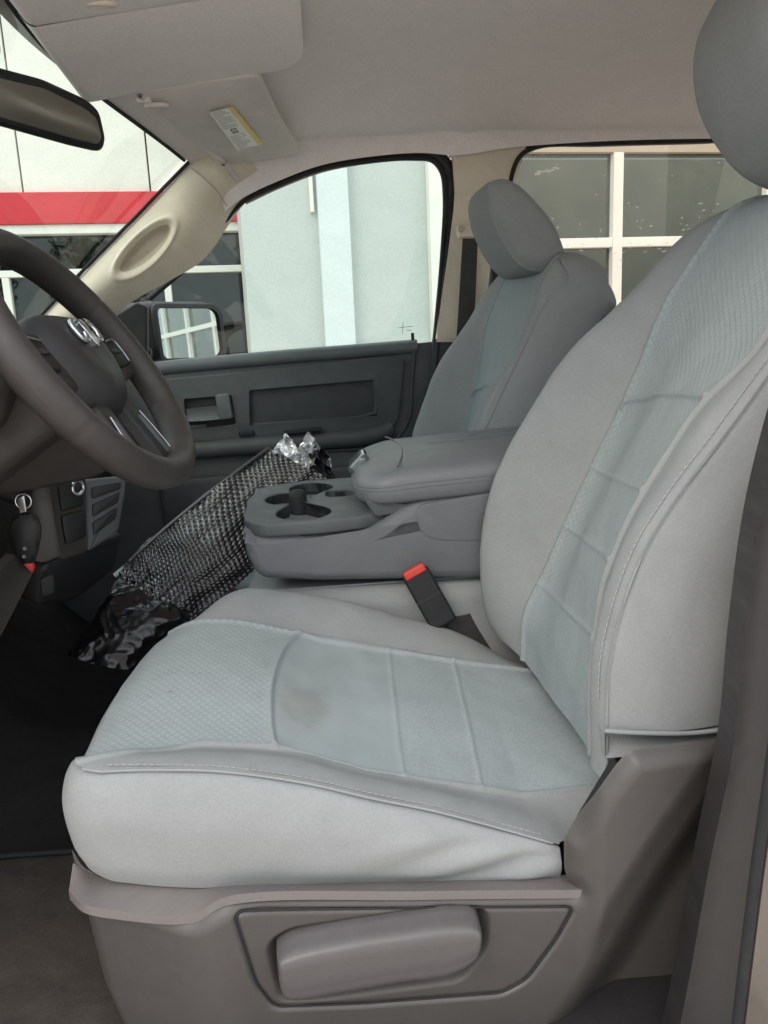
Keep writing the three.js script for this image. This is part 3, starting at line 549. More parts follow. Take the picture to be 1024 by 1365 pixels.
  sub('insert_panel', (P) => Math.min(ins(P), P.x - arc(P.z), cs1(P.z) - P.x), M.stained);
  sub('insert_panel', (P) => Math.min(ins(P), P.x - cs1(P.z), cs2(P.z) - P.x), M.insert);
  sub('insert_panel', (P) => Math.min(ins(P), P.x - cs2(P.z)), M.insert);
  // boundary of the top, from the rear near corner forward round to the far rear corner
  const ring = []; const ev = (s, q) => topF(s, q);
  for (let i = 0; i <= 60; i++) ring.push(ev(1 - Math.pow(i / 60, 1), 1));
  for (let i = 1; i <= 50; i++) ring.push(ev(0, 1 - i / 50));
  for (let i = 1; i <= 30; i++) ring.push(ev(i / 30, 0));
  const rc = new THREE.CatmullRomCurve3(ring, false, 'centripetal');
  const bot = curve(xy([[-0.338,0.281,0.66],[-0.332,0.271,0.66],[-0.282,0.249,0.66],[-0.197,0.232,0.66],[-0.109,0.226,0.66],[0.083,0.21,0.66],[0.24,0.195,0.66],[0.268,0.194,0.66]]));
  const nrm = (u) => { const a = rc.getPointAt(clamp(u - 0.035)), b = rc.getPointAt(clamp(u + 0.035)); return V(b.z - a.z, 0, a.x - b.x).normalize(); };
  const Lr = rc.getLength();
  const band = gridSurf((s, q) => { const p = rc.getPointAt(s), n = nrm(s), yb = bot(p.x), h = p.y - yb;
    const prof = curve([[0, 0], [0.06, 0.007], [0.2, 0.015], [0.45, 0.02], [0.8, 0.016], [1, 0.006]])(q) * clamp(h / 0.1, 0.35, 1) + 0.002 * q * (1 - q) * sstep(-0.22, -0.31, p.x);
    return p.addScaledVector(n, prof).setY(p.y - h * q - 0.0); }, 320, 60, { smooth: 3, uvf: (s, q, P) => [s * Lr, P.y], disp: (P, s, q) => {
      let h = -0.0025 * Math.exp(-Math.pow(q * 0.13 / 0.004, 2)) + 0.003 * NZ.noise(P.x * 9, P.y * 14, 1);
      // puckers towards the rear lower corner
      if (P.z > 0.5) h += 0.004 * sstep(-0.02, 0.2, P.x) * Math.sin((P.y - 0.2 + (P.x - 0.24) * -0.25) * 120) * sstep(0.1, 0.4, q) * (1 - sstep(0.8, 1, q)) * sstep(0.32, 0.2, P.x);
      return h; } });
  cush.geometry = P0(clip(band, () => 1)); { let off = V(0, 0, 0); cush.geometry.translate(-t.position.x, -t.position.y, -t.position.z); }
  part(cush, 'under_pad', P0(box(0.46, 0.08, 0.46, 0.0, 0.18, 0.385, 0.03)), M.blackPlastic);
  const pip = []; for (let i = 0; i <= 70; i++) { const u = 0.005 + i / 70 * 0.316; const p = rc.getPointAt(u), n = nrm(u); pip.push(p.addScaledVector(n, 0.001).add(V(0, 0.0005, 0))); }
  part(cush, 'piping', P0(tube(pip, 0.0018, { seg: 200 })), M.fabric);
  const stitches = (c, off, len, gap, r) => { const L = c.getLength(), out = []; for (let d = 0.01; d < L - 0.01; d += len + gap) { const a = c.getPointAt(d / L), b = c.getPointAt(Math.min(1, (d + len) / L)), m = a.clone().add(b).multiplyScalar(0.5), g = new THREE.CapsuleGeometry(r, len * 0.9, 2, 6); g.applyQuaternion(new THREE.Quaternion().setFromUnitVectors(V(0, 1, 0), b.clone().sub(a).normalize())); g.translate(m.x, m.y, m.z); out.push(g); } return merge(out); };
  { const c = []; for (let i = 0; i <= 60; i++) { const x = lerp(-0.29, 0.25, i / 60); c.push(V(x, hAt(x, 0.651) + 0.0012, 0.651)); }
    const m = part(cush, 'stitching', P0(stitches(cr3(c), 0, 0.005, 0.003, 0.0007)), M.thread); m.userData.kind = 'stuff'; }
  // --- backrest
  const AB = (a) => a.map(toAB);
  const N_ = curve([...AB([[0.324,0.349,0.64]]), ...AB([[0.324,0.442,0.64],[0.328,0.486,0.64],[0.342,0.548,0.64],[0.368,0.616,0.64],[0.412,0.685,0.64],[0.459,0.745,0.64],[0.51,0.807,0.64]]), [1.06, -0.036], [1.2, -0.02]]);
  const NI = curve([...AB([[0.336,0.301,0.56],[0.335,0.405,0.56],[0.344,0.511,0.56],[0.358,0.571,0.56],[0.401,0.662,0.56],[0.457,0.751,0.56],[0.485,0.782,0.56],[0.554,0.847,0.56]]), [1.2, -0.04]]);
  const FI = curve([...AB([[0.321,0.315,0.25],[0.328,0.398,0.25],[0.365,0.477,0.25],[0.404,0.566,0.25],[0.447,0.654,0.25],[0.497,0.758,0.25],[0.544,0.881,0.25]]), [1.1, -0.07], [1.22, -0.07]]);
  const FS = curve([...AB([[0.31,0.3,0.14],[0.282,0.355,0.14],[0.269,0.423,0.14],[0.273,0.515,0.14],[0.293,0.605,0.14],[0.314,0.652,0.14],[0.363,0.737,0.14],[0.443,0.851,0.14],[0.49,0.894,0.14]]), ...AB([[0.559,0.964,0.18]]), [1.22, -0.085]]);
  const hw = (a) => 1 - 0.16 * sstep(0.85, 1.2, a);
  const Z = (z, a) => 0.395 + (z - 0.395) * hw(a);
  const bAt = (a, z0) => { const n = N_(a), ni = NI(a), fi = FI(a), fs = FS(a);
    return curve([[0.125, fs + 0.05], [0.14, fs + 0.012], [0.175, fs - 0.004], [0.25, fi], [0.4, (ni + fi) / 2 + 0.004], [0.56, ni], [0.605, Math.min(n, ni) - 0.008], [0.632, n - 0.006], [0.645, n]])(z0); };
  const aTop = (z0) => aMax - 0.09 * Math.pow(Math.abs((z0 - 0.395) / 0.26), 5);
  const backF = (s, q) => { const z0 = lerp(0.125, 0.645, q), a = lerp(0.44, aTop(z0), s), e = aTop(z0) - a, r = clamp(1 - e / 0.09); return fromAB(a, bAt(a, z0) + roll * (1 - Math.sqrt(1 - r * r * 0.98)), Z(z0, a)); };
  const arcB = curve([[0.479,0.75,0.25],[0.497,0.76,0.26],[0.5,0.772,0.36],[0.493,0.779,0.46],[0.482,0.78,0.56],[0.485,0.777,0.58]].map((p) => [p[2], toAB(p)[0]]));
  const line = (p) => curve(p.map((k) => [k[2], toAB(k)[0]]).sort((x, y) => x[0] - y[0]));
  const b1 = line([[0.447,0.646,0.25],[0.429,0.653,0.4],[0.404,0.666,0.56]]), b2 = line([[0.407,0.543,0.25],[0.386,0.559,0.42],[0.361,0.577,0.56]]), b3 = line([[0.361,0.443,0.25],[0.351,0.456,0.4],[0.334,0.475,0.56]]);
  const zn = (P) => (P.z - 0.395) / hw(P.x * sT + P.y * cT) + 0.395;
  const bk = gridSurf(backF, Math.round(340 * res), Math.round(260 * res), { smooth: 8, uvf: (s, q, P) => { const [a] = toAB([P.x, P.y]); return [a + 2, P.z + 3]; }, disp: (P) => { const [a] = toAB([P.x, P.y]), z = zn(P);
    let h = gr(z - 0.56, 0.004, 0.006) + gr(z - 0.25, 0.004, 0.006);
    if (z > 0.247 && z < 0.563) for (const [c, d] of [[arcB, 0.006], [b1, 0.0026], [b2, 0.0026], [b3, 0.0022]]) h += gr(a - c(P.z), 0.0038, d);
    return h + 0.002 * NZ.noise(P.x * 10, P.y * 10, P.z * 10) + 0.0012 * NZ.noise(P.x * 28, P.y * 24, P.z * 24); } });
  const backr = part(t, 'backrest', new THREE.BufferGeometry(), M.fabric);
  const A_ = (P) => P.x * sT + P.y * cT, bin = (P) => Math.min(0.56 - zn(P), zn(P) - 0.25);
  const sb = (n, f, m) => part(backr, n, PB(clip(bk, f)), m);
  sb('backrest_bolster', (P) => zn(P) - 0.56, M.fabric); sb('backrest_bolster', (P) => 0.25 - zn(P), M.fabric);
  sb('upper_insert', (P) => Math.min(bin(P), A_(P) - arcB(P.z)), M.emboss);
  sb('insert_panel', (P) => Math.min(bin(P), arcB(P.z) - A_(P), A_(P) - b1(P.z)), M.emboss);
  sb('insert_panel', (P) => Math.min(bin(P), b1(P.z) - A_(P), A_(P) - b2(P.z)), M.emboss);
  sb('insert_panel', (P) => Math.min(bin(P), b2(P.z) - A_(P), A_(P) - b3(P.z)), M.emboss);
  sb('insert_panel', (P) => Math.min(bin(P), b3(P.z) - A_(P)), M.insert);
  const rg = []; const s0 = 0.06;
  for (let i = 0; i <= 60; i++) rg.push(backF(lerp(0.03, 1, i / 60), 1));
  for (let i = 1; i <= 40; i++) rg.push(backF(1, 1 - i / 40));
  for (let i = 1; i <= 60; i++) rg.push(backF(1 - i / 60, 0));
  const bc = new THREE.CatmullRomCurve3(rg, false, 'centripetal'), BD = V(cT, -sT, 0), Lb = bc.getLength();
  const bn = (u) => { const a = bc.getPointAt(clamp(u - 0.03)), b = bc.getPointAt(clamp(u + 0.03)), d = b.sub(a); return d.cross(BD).normalize().multiplyScalar(-1); };
  const outw = (() => { const n = bn(0.15); return n.z > 0 ? 1 : -1; })();
  const sideB = (s, q) => { const p = bc.getPointAt(s), n = bn(s), low = 1 - 0.3 * clamp((toAB([p.x, p.y])[0] - 0.6) / 0.5);
    const dep = curve([[0, 0], [0.1, 0.012], [0.35, 0.07], [0.7, 0.16], [0.92, 0.212], [1, 0.22]])(q) * low * thick, o = curve([[0, 0], [0.1, 0.006], [0.35, 0.018], [0.7, 0.014], [0.92, -0.008], [1, -0.04]])(q);
    return p.addScaledVector(BD, dep).addScaledVector(n, outw * o); };
  const bandB = gridSurf(sideB, 260, 70, { smooth: 3, uvf: (s, q) => [s * Lb, q * 0.22], disp: (P, s, q) => -0.004 * Math.exp(-Math.pow(q * 0.22 / 0.006, 2)) + 0.003 * NZ.noise(P.x * 9, P.y * 9, P.z * 6) });
  // the near side ends above a separate flap
  const cut = (P) => (P.z > 0.45 ? P.y - 0.386 : 1);
  backr.geometry = PB(clip(bandB, cut)); backr.geometry.translate(-t.position.x, -t.position.y, -t.position.z);
  const rear = gridSurf((s, q) => { const p = backF(lerp(0.12, 0.985, s), lerp(0.06, 0.94, q)), [a] = toAB([p.x, p.y]); const low = 1 - 0.3 * clamp((a - 0.6) / 0.5); return fromAB(a, N_(a) * 0.5 + FS(a) * 0.5 + 0.205 * low * thick, p.z); }, 40, 30);
  part(backr, 'back_shell', PB(rear), M.doorDark);
  part(backr, 'lower_flap', PB(strip([[0.318,0.387,0.655],[0.366,0.385,0.664],[0.422,0.38,0.664],[0.484,0.382,0.664],[0.511,0.381,0.66]], [[0.321,0.349,0.65],[0.37,0.353,0.656],[0.427,0.356,0.656],[0.49,0.359,0.656],[0.518,0.355,0.65]], [0, 0, -0.04], 40, -0.25)), M.fabric);
  part(backr, 'flap_seam', PB(tube([[0.316,0.392,0.66],[0.364,0.389,0.668],[0.42,0.384,0.668],[0.482,0.386,0.668],[0.508,0.386,0.664]], 0.003, { seg: 40 })), M.fabric);
  const pb = []; for (let i = 0; i <= 60; i++) { const u = i / 60 * 0.315; const p = bc.getPointAt(u), n = bn(u); pb.push(p.addScaledVector(n, outw * 0.0015)); }
  part(backr, 'piping', PB(tube(pb, 0.0022, { seg: 160 })), M.fabric);
  { const c = []; for (let i = 0; i <= 60; i++) { const a = lerp(0.52, 1.08, i / 60); const z0 = 0.634; c.push(fromAB(a, bAt(a, z0) - 0.0028, Z(z0, a))); }
    const m = part(backr, 'stitching', PB(stitches(cr3(c), 0, 0.005, 0.0035, 0.0008)), M.thread); m.userData.kind = 'stuff'; }
  // --- headrest
  const hcv = new THREE.CatmullRomCurve3(head.outline.map((p) => V(p[0], p[1], 0)), true, 'centripetal'), hc = V(0, 0, 0); head.outline.forEach((p) => hc.add(V(p[0], p[1], 0))); hc.multiplyScalar(1 / head.outline.length);
  const hF = (s, q) => { const w = Math.sin((q - 0.5) * Math.PI), k = Math.pow(Math.max(1e-10, 1 - Math.pow(Math.abs(w), 9)), 1 / 3); const p = hcv.getPoint(s).sub(hc).multiplyScalar(k * 0.999).add(hc); return V(p.x + 0.006 * w * w, p.y, 0.395 + 0.135 * w); };
  const hgr = gridSurf(hF, 120, 110, { uvf: (s, q) => [s * 0.5, q * 0.27], disp: (P, s, q) => -0.003 * (Math.exp(-Math.pow((q - 0.80) / 0.012, 2)) + Math.exp(-Math.pow((q - 0.20) / 0.012, 2))) + 0.002 * NZ.noise(P.x * 14, P.y * 14, P.z * 14) });
  const hr = part(t, 'headrest', P0(clip(hgr, () => 1)), M.fabric);
  const HPOST = head.post;
  const post = (z) => tube([[HPOST[0], HPOST[1], z], [HPOST[0] + 0.03, HPOST[1] - 0.17, z]], 0.007);
  if (HPOST) part(hr, 'headrest_post', P0(post(0.33)), M.blackPlastic); if (HPOST) part(hr, 'headrest_post', P0(post(0.46)), M.blackPlastic);
  return { cush, backr };
}
const headP = { outline: [[0.383,1.208,-0.27],[0.413,1.216,-0.27],[0.45,1.201,-0.27],[0.5,1.153,-0.27],[0.544,1.092,-0.27],[0.556,1.037,-0.27],[0.527,1.014,-0.27],[0.469,1.018,-0.27],[0.432,1.054,-0.27],[0.402,1.103,-0.27],[0.384,1.155,-0.27]].map((p) => [p[0] + 0.15, p[1]]), post: null };
const headD = { outline: [[0.652,1.398,0.27],[0.615,1.344,0.27],[0.584,1.283,0.27],[0.582,1.222,0.27],[0.604,1.158,0.27],[0.662,1.092,0.27],[0.712,1.066,0.27],[0.756,1.062,0.27],[0.789,1.121,0.27],[0.778,1.26,0.27],[0.747,1.362,0.27],[0.703,1.407,0.27]].map((p) => [p[0] - 0.014, p[1]]), post: [0.74, 1.14] };
M.lever = mat({ col: sr(84, 81, 81), amp: 0.015, bump: grainT, bsize: 0.02, bscale: 0.0001, rough: 0.32 });
// fabric with the old stain on the middle panel
{
  const n = 512, d = new Uint8Array(n * n * 4), c0 = sr(144, 153, 154);
  const [sx, , sz] = [-0.056,0.375,0.448];
  for (let j = 0; j < n; j++) for (let i = 0; i < n; i++) {
    const u = i / n * 0.7, v = j / n * 0.7, px = u - 0.35, pz = v;          // uv cover x from -0.35, z from 0
    const e = Math.hypot((px - sx) / 0.045, (pz - sz) / 0.05) + 0.4 * NZ.noise(px * 30, pz * 30, 5) + 0.25 * NZ.noise(px * 90, pz * 90, 3);
    const k = 0.075 * (1 - sstep(0.3, 1.15, e)) + 0.018 * (1 - sstep(0.8, 2.0, e + 0.3 * NZ.noise(px * 14, pz * 14, 2)));
    const m = 1 + 0.05 * NZ.noise(px * 18, pz * 18, 7) + 0.04 * (rnd() - 0.5), q = (j * n + i) * 4;
    d[q] = 255 * clamp(c0[0] * m * (1 - k * 0.85)); d[q + 1] = 255 * clamp(c0[1] * m * (1 - k * 1.12)); d[q + 2] = 255 * clamp(c0[2] * m * (1 - k * 1.35)); d[q + 3] = 255;
  }
  const t = new THREE.DataTexture(d, n, n); t.colorSpace = THREE.SRGBColorSpace; t.magFilter = THREE.LinearFilter; t.wrapS = t.wrapT = THREE.RepeatWrapping; t.needsUpdate = true;
  t.repeat.set(1 / 0.7, 1 / 0.7); t.offset.set(0, 0);
  M.stained = mat({ bump: weaveT, bsize: 0.03, bscale: 0.0004, rough: 0.92 }); M.stained.map = t; M.stained.color.set(0xffffff);
  M.stained.userData.stain = true;
}
const ident = (g) => g;
const dseat = thing('driver_seat', 'grey cloth driver seat in front, with stained cushion and taupe side shield', 'car seat', [0.05, 0.02, 0.395]);
makeSeat(dseat, ident, 1.295, headD);
const pseat = thing('passenger_seat', 'grey cloth passenger seat farther back beside the passenger door, its headrest showing', 'car seat', [-0.14, 0.02, -0.395]);
makeSeat(pseat, (g) => g.translate(-0.15, 0, -0.79), 1.25, headP, (g) => g.translate(-0.15 - 0.45, -1.03, -0.79).rotateZ(0.19).translate(0.45, 1.03, 0), 0.85, 0.6, 0.025);
part(pseat, 'seat_base', box(0.5, 0.2, 0.46, 0.0, 0.11, -0.395, 0.02), M.blackPlastic);

// signed distance to a polygon, positive inside
function polySD(P) {
  return (x, y) => { let d = 1e9, c = false;
    for (let i = 0, j = P.length - 1; i < P.length; j = i++) { const [ax, ay] = P[i], [bx, by] = P[j];
      const ex = bx - ax, ey = by - ay, wx = x - ax, wy = y - ay, t = clamp((wx * ex + wy * ey) / (ex * ex + ey * ey + 1e-12));
      d = Math.min(d, Math.hypot(wx - ex * t, wy - ey * t));
      if ((ay > y) !== (by > y) && x < (bx - ax) * (y - ay) / (by - ay) + ax) c = !c; }
    return c ? d : -d; };
}
const dense = (sh, n = 12) => sh.getPoints(n).map((p) => [p.x, p.y]);
{ // side shield and recline lever
  const out = polySD(dense(rpoly(xy([[-0.347,0.272,0.7],[-0.337,0.246,0.7],[-0.289,0.233,0.7],[-0.239,0.223,0.7],[-0.192,0.217,0.7],[-0.149,0.236,0.7],[0.078,0.219,0.7],[0.269,0.2,0.7],[0.259,0.222,0.7],[0.258,0.267,0.7],[0.297,0.339,0.7],[0.316,0.367,0.7],[0.332,0.385,0.7],[0.405,0.39,0.7],[0.464,0.389,0.7],[0.582,0.375,0.7],[0.581,0.264,0.7],[0.581,-0.004,0.7],[0.503,-0.053,0.7],[0.372,-0.047,0.7],[0.273,-0.075,0.7],[0.204,-0.043,0.7],[-0.305,0.024,0.7],[-0.326,0.086,0.7],[-0.342,0.218,0.7]]), 0.008)));
  const lp = polySD(dense(rpoly([...xy([[-0.142,0.222,0.7],[0.267,0.182,0.7],[0.245,0.139,0.7],[0.207,0.085,0.7]]), ...xy([[0.176,0.069,0.7],[-0.001,0.075,0.7],[-0.105,0.083,0.7],[-0.124,0.12,0.7]])], 0.012)));
  const lev = polySD(dense(rpoly(xy([[-0.097,0.168,0.7],[-0.075,0.18,0.7],[0.105,0.191,0.7],[0.15,0.184,0.7],[0.149,0.14,0.7],[0.121,0.102,0.7],[-0.088,0.095,0.7]]), 0.01)));
  const archL = [[0.464,0.39,0.7],[0.447,0.362,0.7],[0.377,0.253,0.7],[0.337,0.185,0.7],[0.291,0.098,0.7],[0.238,0.016,0.7],[0.204,-0.054,0.7]];
  const arch = polySD([...xy(archL), [0.3, -0.5], [1.2, -0.5], [1.2, 0.6], [0.6, 0.6]]);
  const zf = (x, y) => { const d = Math.max(0, out(x, y)), e = 1 - clamp(d / 0.022);
    let z = 0.702 - 0.018 * e * e;
    z -= 0.062 * Math.pow(clamp((-0.17 - x) / 0.17), 1.6);
    z += 0.008 * sstep(-0.1, -0.17, x) * (1 - sstep(-0.17, -0.26, x));
    z -= 0.055 * sstep(-0.012, 0.09, arch(x, y));
    z += 0.012 * sstep(0.27, 0.3, x) * (1 - sstep(-0.04, 0, arch(x, y)));
    const l = lp(x, y); z -= 0.0025 * sstep(-0.001, 0.001, l) + 0.004 * Math.exp(-Math.pow(l / 0.0026, 2));
    z -= 0.02 * sstep(-0.014, 0.004, lev(x, y)); 
    return z; };
  const x0 = -0.4, x1 = 0.64, y0 = -0.03, y1 = 0.4;
  const g = gridSurf((s, t) => { const x = lerp(x0, x1, s), y = lerp(y0, y1, t); return V(x, y, zf(x, y)); }, 480, 230, { uvf: (s, t, P) => [P.x, P.y] });
  const o = (P) => out(P.x, P.y);
  const sh = part(dseat, 'side_shield', clip(g, (P) => Math.min(o(P), -lp(P.x, P.y))), M.taupe);
  const lpn = part(sh, 'lever_panel', clip(g, (P) => Math.min(o(P), lp(P.x, P.y))), M.taupe);
  { const Tc = cr3([[-0.097,0.173,0.715],[-0.081,0.184,0.715],[-0.022,0.194,0.715],[0.049,0.199,0.715],[0.111,0.201,0.715],[0.142,0.195,0.715],[0.149,0.18,0.715]]), Bc = cr3([[-0.096,0.142,0.715],[-0.084,0.111,0.715],[-0.027,0.112,0.715],[0.046,0.118,0.715],[0.109,0.122,0.715],[0.135,0.139,0.715],[0.149,0.165,0.715]]);
    const pv = curve([[0, 0], [0.12, 0.06], [0.3, 0.3], [0.55, 0.62], [0.72, 0.84], [0.86, 0.94], [1, 1]]), pw = curve([[0, 0], [0.05, 0.5], [0.14, 0.9], [0.3, 1], [0.55, 1.02], [0.66, 1], [0.74, 0.9], [0.86, 0.55], [0.96, 0.3], [1, 0]]);
    const lv = gridSurf((u, q) => { const a = Tc.getPoint(u), b = Bc.getPoint(u), e = Math.pow(Math.max(0, 1 - Math.pow(Math.abs(2 * u - 1), 14)), 0.4), p = b.lerp(a, clamp(pv(q))); p.z = 0.685 + 0.046 * pw(q) * e; return p; }, 160, 70, { smooth: 4, uvf: (u, q, P) => [P.x, P.y] });
    part(sh, 'recline_lever', lv, M.lever); }
  // the ledge that catches the light under the cushion
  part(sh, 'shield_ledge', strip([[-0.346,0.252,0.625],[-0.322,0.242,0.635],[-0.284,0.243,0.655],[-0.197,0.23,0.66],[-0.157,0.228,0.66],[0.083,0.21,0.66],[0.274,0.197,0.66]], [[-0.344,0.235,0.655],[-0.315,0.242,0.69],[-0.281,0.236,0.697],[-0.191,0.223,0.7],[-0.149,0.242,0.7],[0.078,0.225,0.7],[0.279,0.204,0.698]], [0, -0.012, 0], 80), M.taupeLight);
  part(sh, 'recliner_trim', strip([[0.28,0.289,0.688],[0.303,0.329,0.688],[0.322,0.361,0.688]], [[0.284,0.29,0.69],[0.303,0.329,0.69],[0.326,0.361,0.69]], [0, -0.003, -0.02], 20, -0.2), M.rubber);
  { const o = rpoly([...xy([[-0.142,0.222,0.7],[0.267,0.182,0.7],[0.245,0.139,0.7],[0.207,0.085,0.7]]), ...xy([[0.176,0.069,0.7],[-0.001,0.075,0.7],[-0.105,0.083,0.7],[-0.124,0.12,0.7]])], 0.012).getPoints(10).map((p) => [p.x, p.y, zf(p.x, p.y) + 0.0022]);
    part(sh, 'panel_gap', tube(o.slice(0, -1), 0.0014, { closed: true, seg: 300, rs: 6 }), M.rubber); }
  part(dseat, 'seat_frame', [box(0.55, 0.12, 0.05, 0.0, 0.12, 0.58, 0.01), box(0.55, 0.12, 0.05, 0.0, 0.12, 0.2, 0.01), box(0.06, 0.06, 0.4, -0.2, 0.12, 0.39, 0.01)], M.blackPlastic);
  // bright dust where boots rub the shield
}
// crumbs on the cushion
for (const [p, w] of [[[-0.188,0.392,0.361], 'pale crumb on the patterned front of the driver cushion, the one farther back'], [[-0.248,0.388,0.45], 'pale crumb near the front edge of the driver cushion']]) {
  const g = new THREE.IcosahedronGeometry(0.002, 1), q = g.attributes.position; for (let i = 0; i < q.count; i++) q.setXYZ(i, q.getX(i) * 1.2, q.getY(i) * 0.7, q.getZ(i));
  const m = shadow(new THREE.Mesh(boxUV(g), M.thread)); m.name = numbered('crumb'); m.position.set(p[0], p[1] + 0.006, p[2]); m.userData = { label: w, category: 'crumb' }; scene.add(m);
}

// a flat outline in space made solid: points roughly in one plane, thickness away from "toward"
function planar(pts, thick, r = 0.01, bevel = 0.004, seg = 4) { // its face looks into the cab
  const P = pts.map((p) => V(...p)), o = P[0].clone(), ex = P[1].clone().sub(o).normalize(), n = new THREE.Vector3();
  for (let i = 1; i + 1 < P.length; i++) n.add(P[i].clone().sub(o).cross(P[i + 1].clone().sub(o))); n.normalize(); if (n.dot(V(0.2, 0.9, 0.9).sub(o)) < 0) n.negate();
  const ez = n, ey = ez.clone().cross(ex).normalize(); ex.copy(ey.clone().cross(ez));
  const loc = P.map((p) => { const d = p.clone().sub(o); return [d.dot(ex), d.dot(ey)]; });
  const area = loc.reduce((a, p, i) => { const q = loc[(i + 1) % loc.length]; return a + p[0] * q[1] - q[0] * p[1]; }, 0); if (area < 0) loc.reverse();
  const g = slab(rpoly(loc, r), -thick, 0, bevel, seg, 0.9);
  const m = new THREE.Matrix4().makeBasis(ex, ey, ez).setPosition(o); g.applyMatrix4(m); g.userData.frame = m; return g;
}

// =====================================================================
// MIDDLE SEAT AND FOLDED CONSOLE
// =====================================================================
const mid = thing('middle_seat', 'light grey cloth middle seat cushion low between the seats, under the console', 'car seat', [0.1, 0.1, 0]);
part(mid, 'seat_cushion', box(0.62, 0.26, 0.26, 0.13, 0.29, -0.01, 0.04), M.fabric);
part(mid, 'cushion_seam', tube([[-0.15, 0.418, 0.085], [0.1, 0.4215, 0.09], [0.4, 0.4215, 0.09]], 0.002), M.fabric);
part(mid, 'seat_base', box(0.5, 0.16, 0.22, 0.13, 0.1, -0.01, 0.02), M.blackPlastic);
let CONTILT = (g) => g;
const con = thing('center_console', 'grey folding center console with cup holders and padded armrest lid', 'console', [0.1, 0.45, 0]);
{
  const body = part(con, 'console_body', slab(rpoly([...xy([[-0.164,0.551,0.13],[-0.161,0.496,0.13]]), [...xy([[-0.142,0.451,0.13]])[0], 0.04], ...xy([[-0.038,0.438,0.13],[0.271,0.422,0.13],[0.473,0.417,0.13],[0.471,0.594,0.13],[0.295,0.595,0.13],[0.163,0.586,0.13]]), [...xy([[0.132,0.575,0.13]])[0], 0.03], ...xy([[0.078,0.536,0.13],[-0.005,0.53,0.13],[-0.14,0.541,0.13]])], 0.02), -0.19, 0.13, 0.022, 6, 1.0), M.vinyl);
  part(body, 'side_panel', slab(rpoly([...xy([[0.151,0.563,0.13],[0.165,0.579,0.13],[0.295,0.593,0.13],[0.471,0.594,0.13],[0.472,0.488,0.13],[0.216,0.503,0.13]]), [...xy([[0.164,0.514,0.13]])[0], 0.03]], 0.015), 0.05, 0.1312, 0.004, 3), M.vinyl);
  // the tray is laid out on its own slightly tilted plane: x along, w away from the driver, up out of it
  const K5 = 5 * Math.PI / 180, c5 = Math.cos(K5), s5 = Math.sin(K5), YT = [-0.017,0.561,0.125][1];
  const TM = new THREE.Matrix4().makeBasis(V(1, 0, 0), V(0, s5, -c5), V(0, c5, s5)).setPosition(0, YT, 0.125);
  const tp = (p) => [p[0], (0.125 - p[2]) / c5];
  const tilt = (g) => { g.translate(0, -YT, -0.125); g.rotateX(K5); g.translate(0, YT, 0.125); return g; };
  CONTILT = tilt;
  tilt(body.geometry.translate(0.1, 0.45, 0)).translate(-0.1, -0.45, 0); const sp = body.children[0].geometry; tilt(sp.translate(0.1, 0.45, 0)).translate(-0.1, -0.45, 0);
  const pl = [[-0.163,0.563,0.095],[-0.146,0.561,0.121],[-0.122,0.56,0.135],[-0.017,0.56,0.134],[0.057,0.561,0.121],[0.128,0.565,0.078],[0.202,0.577,-0.061],[0.101,0.587,-0.173],[0.051,0.586,-0.171],[-0.064,0.586,-0.165],[-0.14,0.583,-0.131],[-0.166,0.576,-0.048]].map(tp);
  const shp = rpoly(pl, 0.014);
  const cen = tp([-0.065,0.572,-0.01]);
  const circ = [[tp([-0.052,0.565,0.07]), 0.052], [tp([-0.085,0.574,-0.031]), 0.046], [tp([-0.039,0.58,-0.102]), 0.046]].map(([p, r]) => [p[0], p[1], r]);
  const clover = []; for (let k = 0; k < 96; k++) { const a = k / 96 * Math.PI * 2, dx = Math.cos(a), dy = Math.sin(a); let R = 0.012; for (const [x, y, r] of circ) { const ox = x - cen[0], oy = y - cen[1], b = ox * dx + oy * dy, q = b * b - (ox * ox + oy * oy) + r * r; if (q > 0) R = Math.max(R, b + Math.sqrt(q)); } clover.push(new THREE.Vector2(cen[0] + dx * R, cen[1] + dy * R)); }
  const hole = new THREE.Path(clover); shp.holes.push(hole);
  const slot = tp([0.019,0.576,-0.048]), slotP = [[-0.028, -0.025], [0.03, -0.025], [0.03, 0.025], [-0.028, 0.025]].map(([a, b]) => [slot[0] + a, slot[1] + b]);
  const sl = rpoly(slotP, 0.018, THREE.Path); shp.holes.push(sl);
  const inT = (g) => g.applyMatrix4(TM);
  const tray = part(con, 'cup_tray', inT(slab(shp, -0.026, 0, 0.004, 3)), M.tray);
  const wall = (P, d) => { const p = P.getPoints(8); return gridSurf((s, t) => { const k = Math.round(s * p.length) % p.length; return V(p[k].x, p[k].y, -0.003 - d * t); }, p.length, 3); };
  const floorOf = (sh, d) => { const q = new THREE.ShapeGeometry(sh); q.translate(0, 0, -d); return q; };
  part(tray, 'cup_holder', inT(merge([wall(hole, 0.075), floorOf(new THREE.Shape(clover), 0.075)])), M.rubber);
  part(tray, 'coin_slot', inT(merge([wall(sl, 0.03), floorOf(rpoly(slotP, 0.018), 0.032)])), M.tray);
  const post = new THREE.LatheGeometry([[0, 0.0], [0.021, 0], [0.019, 0.05], [0.018, 0.085], [0.014, 0.094], [0, 0.097]].map((p) => new THREE.Vector2(...p)), 24); boxUV(post); post.rotateX(Math.PI / 2); post.translate(cen[0], cen[1], -0.075);
  part(tray, 'cup_divider', inT(merge([post, box(0.006, 0.05, 0.05, cen[0] + 0.01, cen[1] + 0.02, -0.045, 0.002), box(0.04, 0.006, 0.05, cen[0] + 0.03, cen[1] - 0.01, -0.045, 0.002)])), M.rubber);
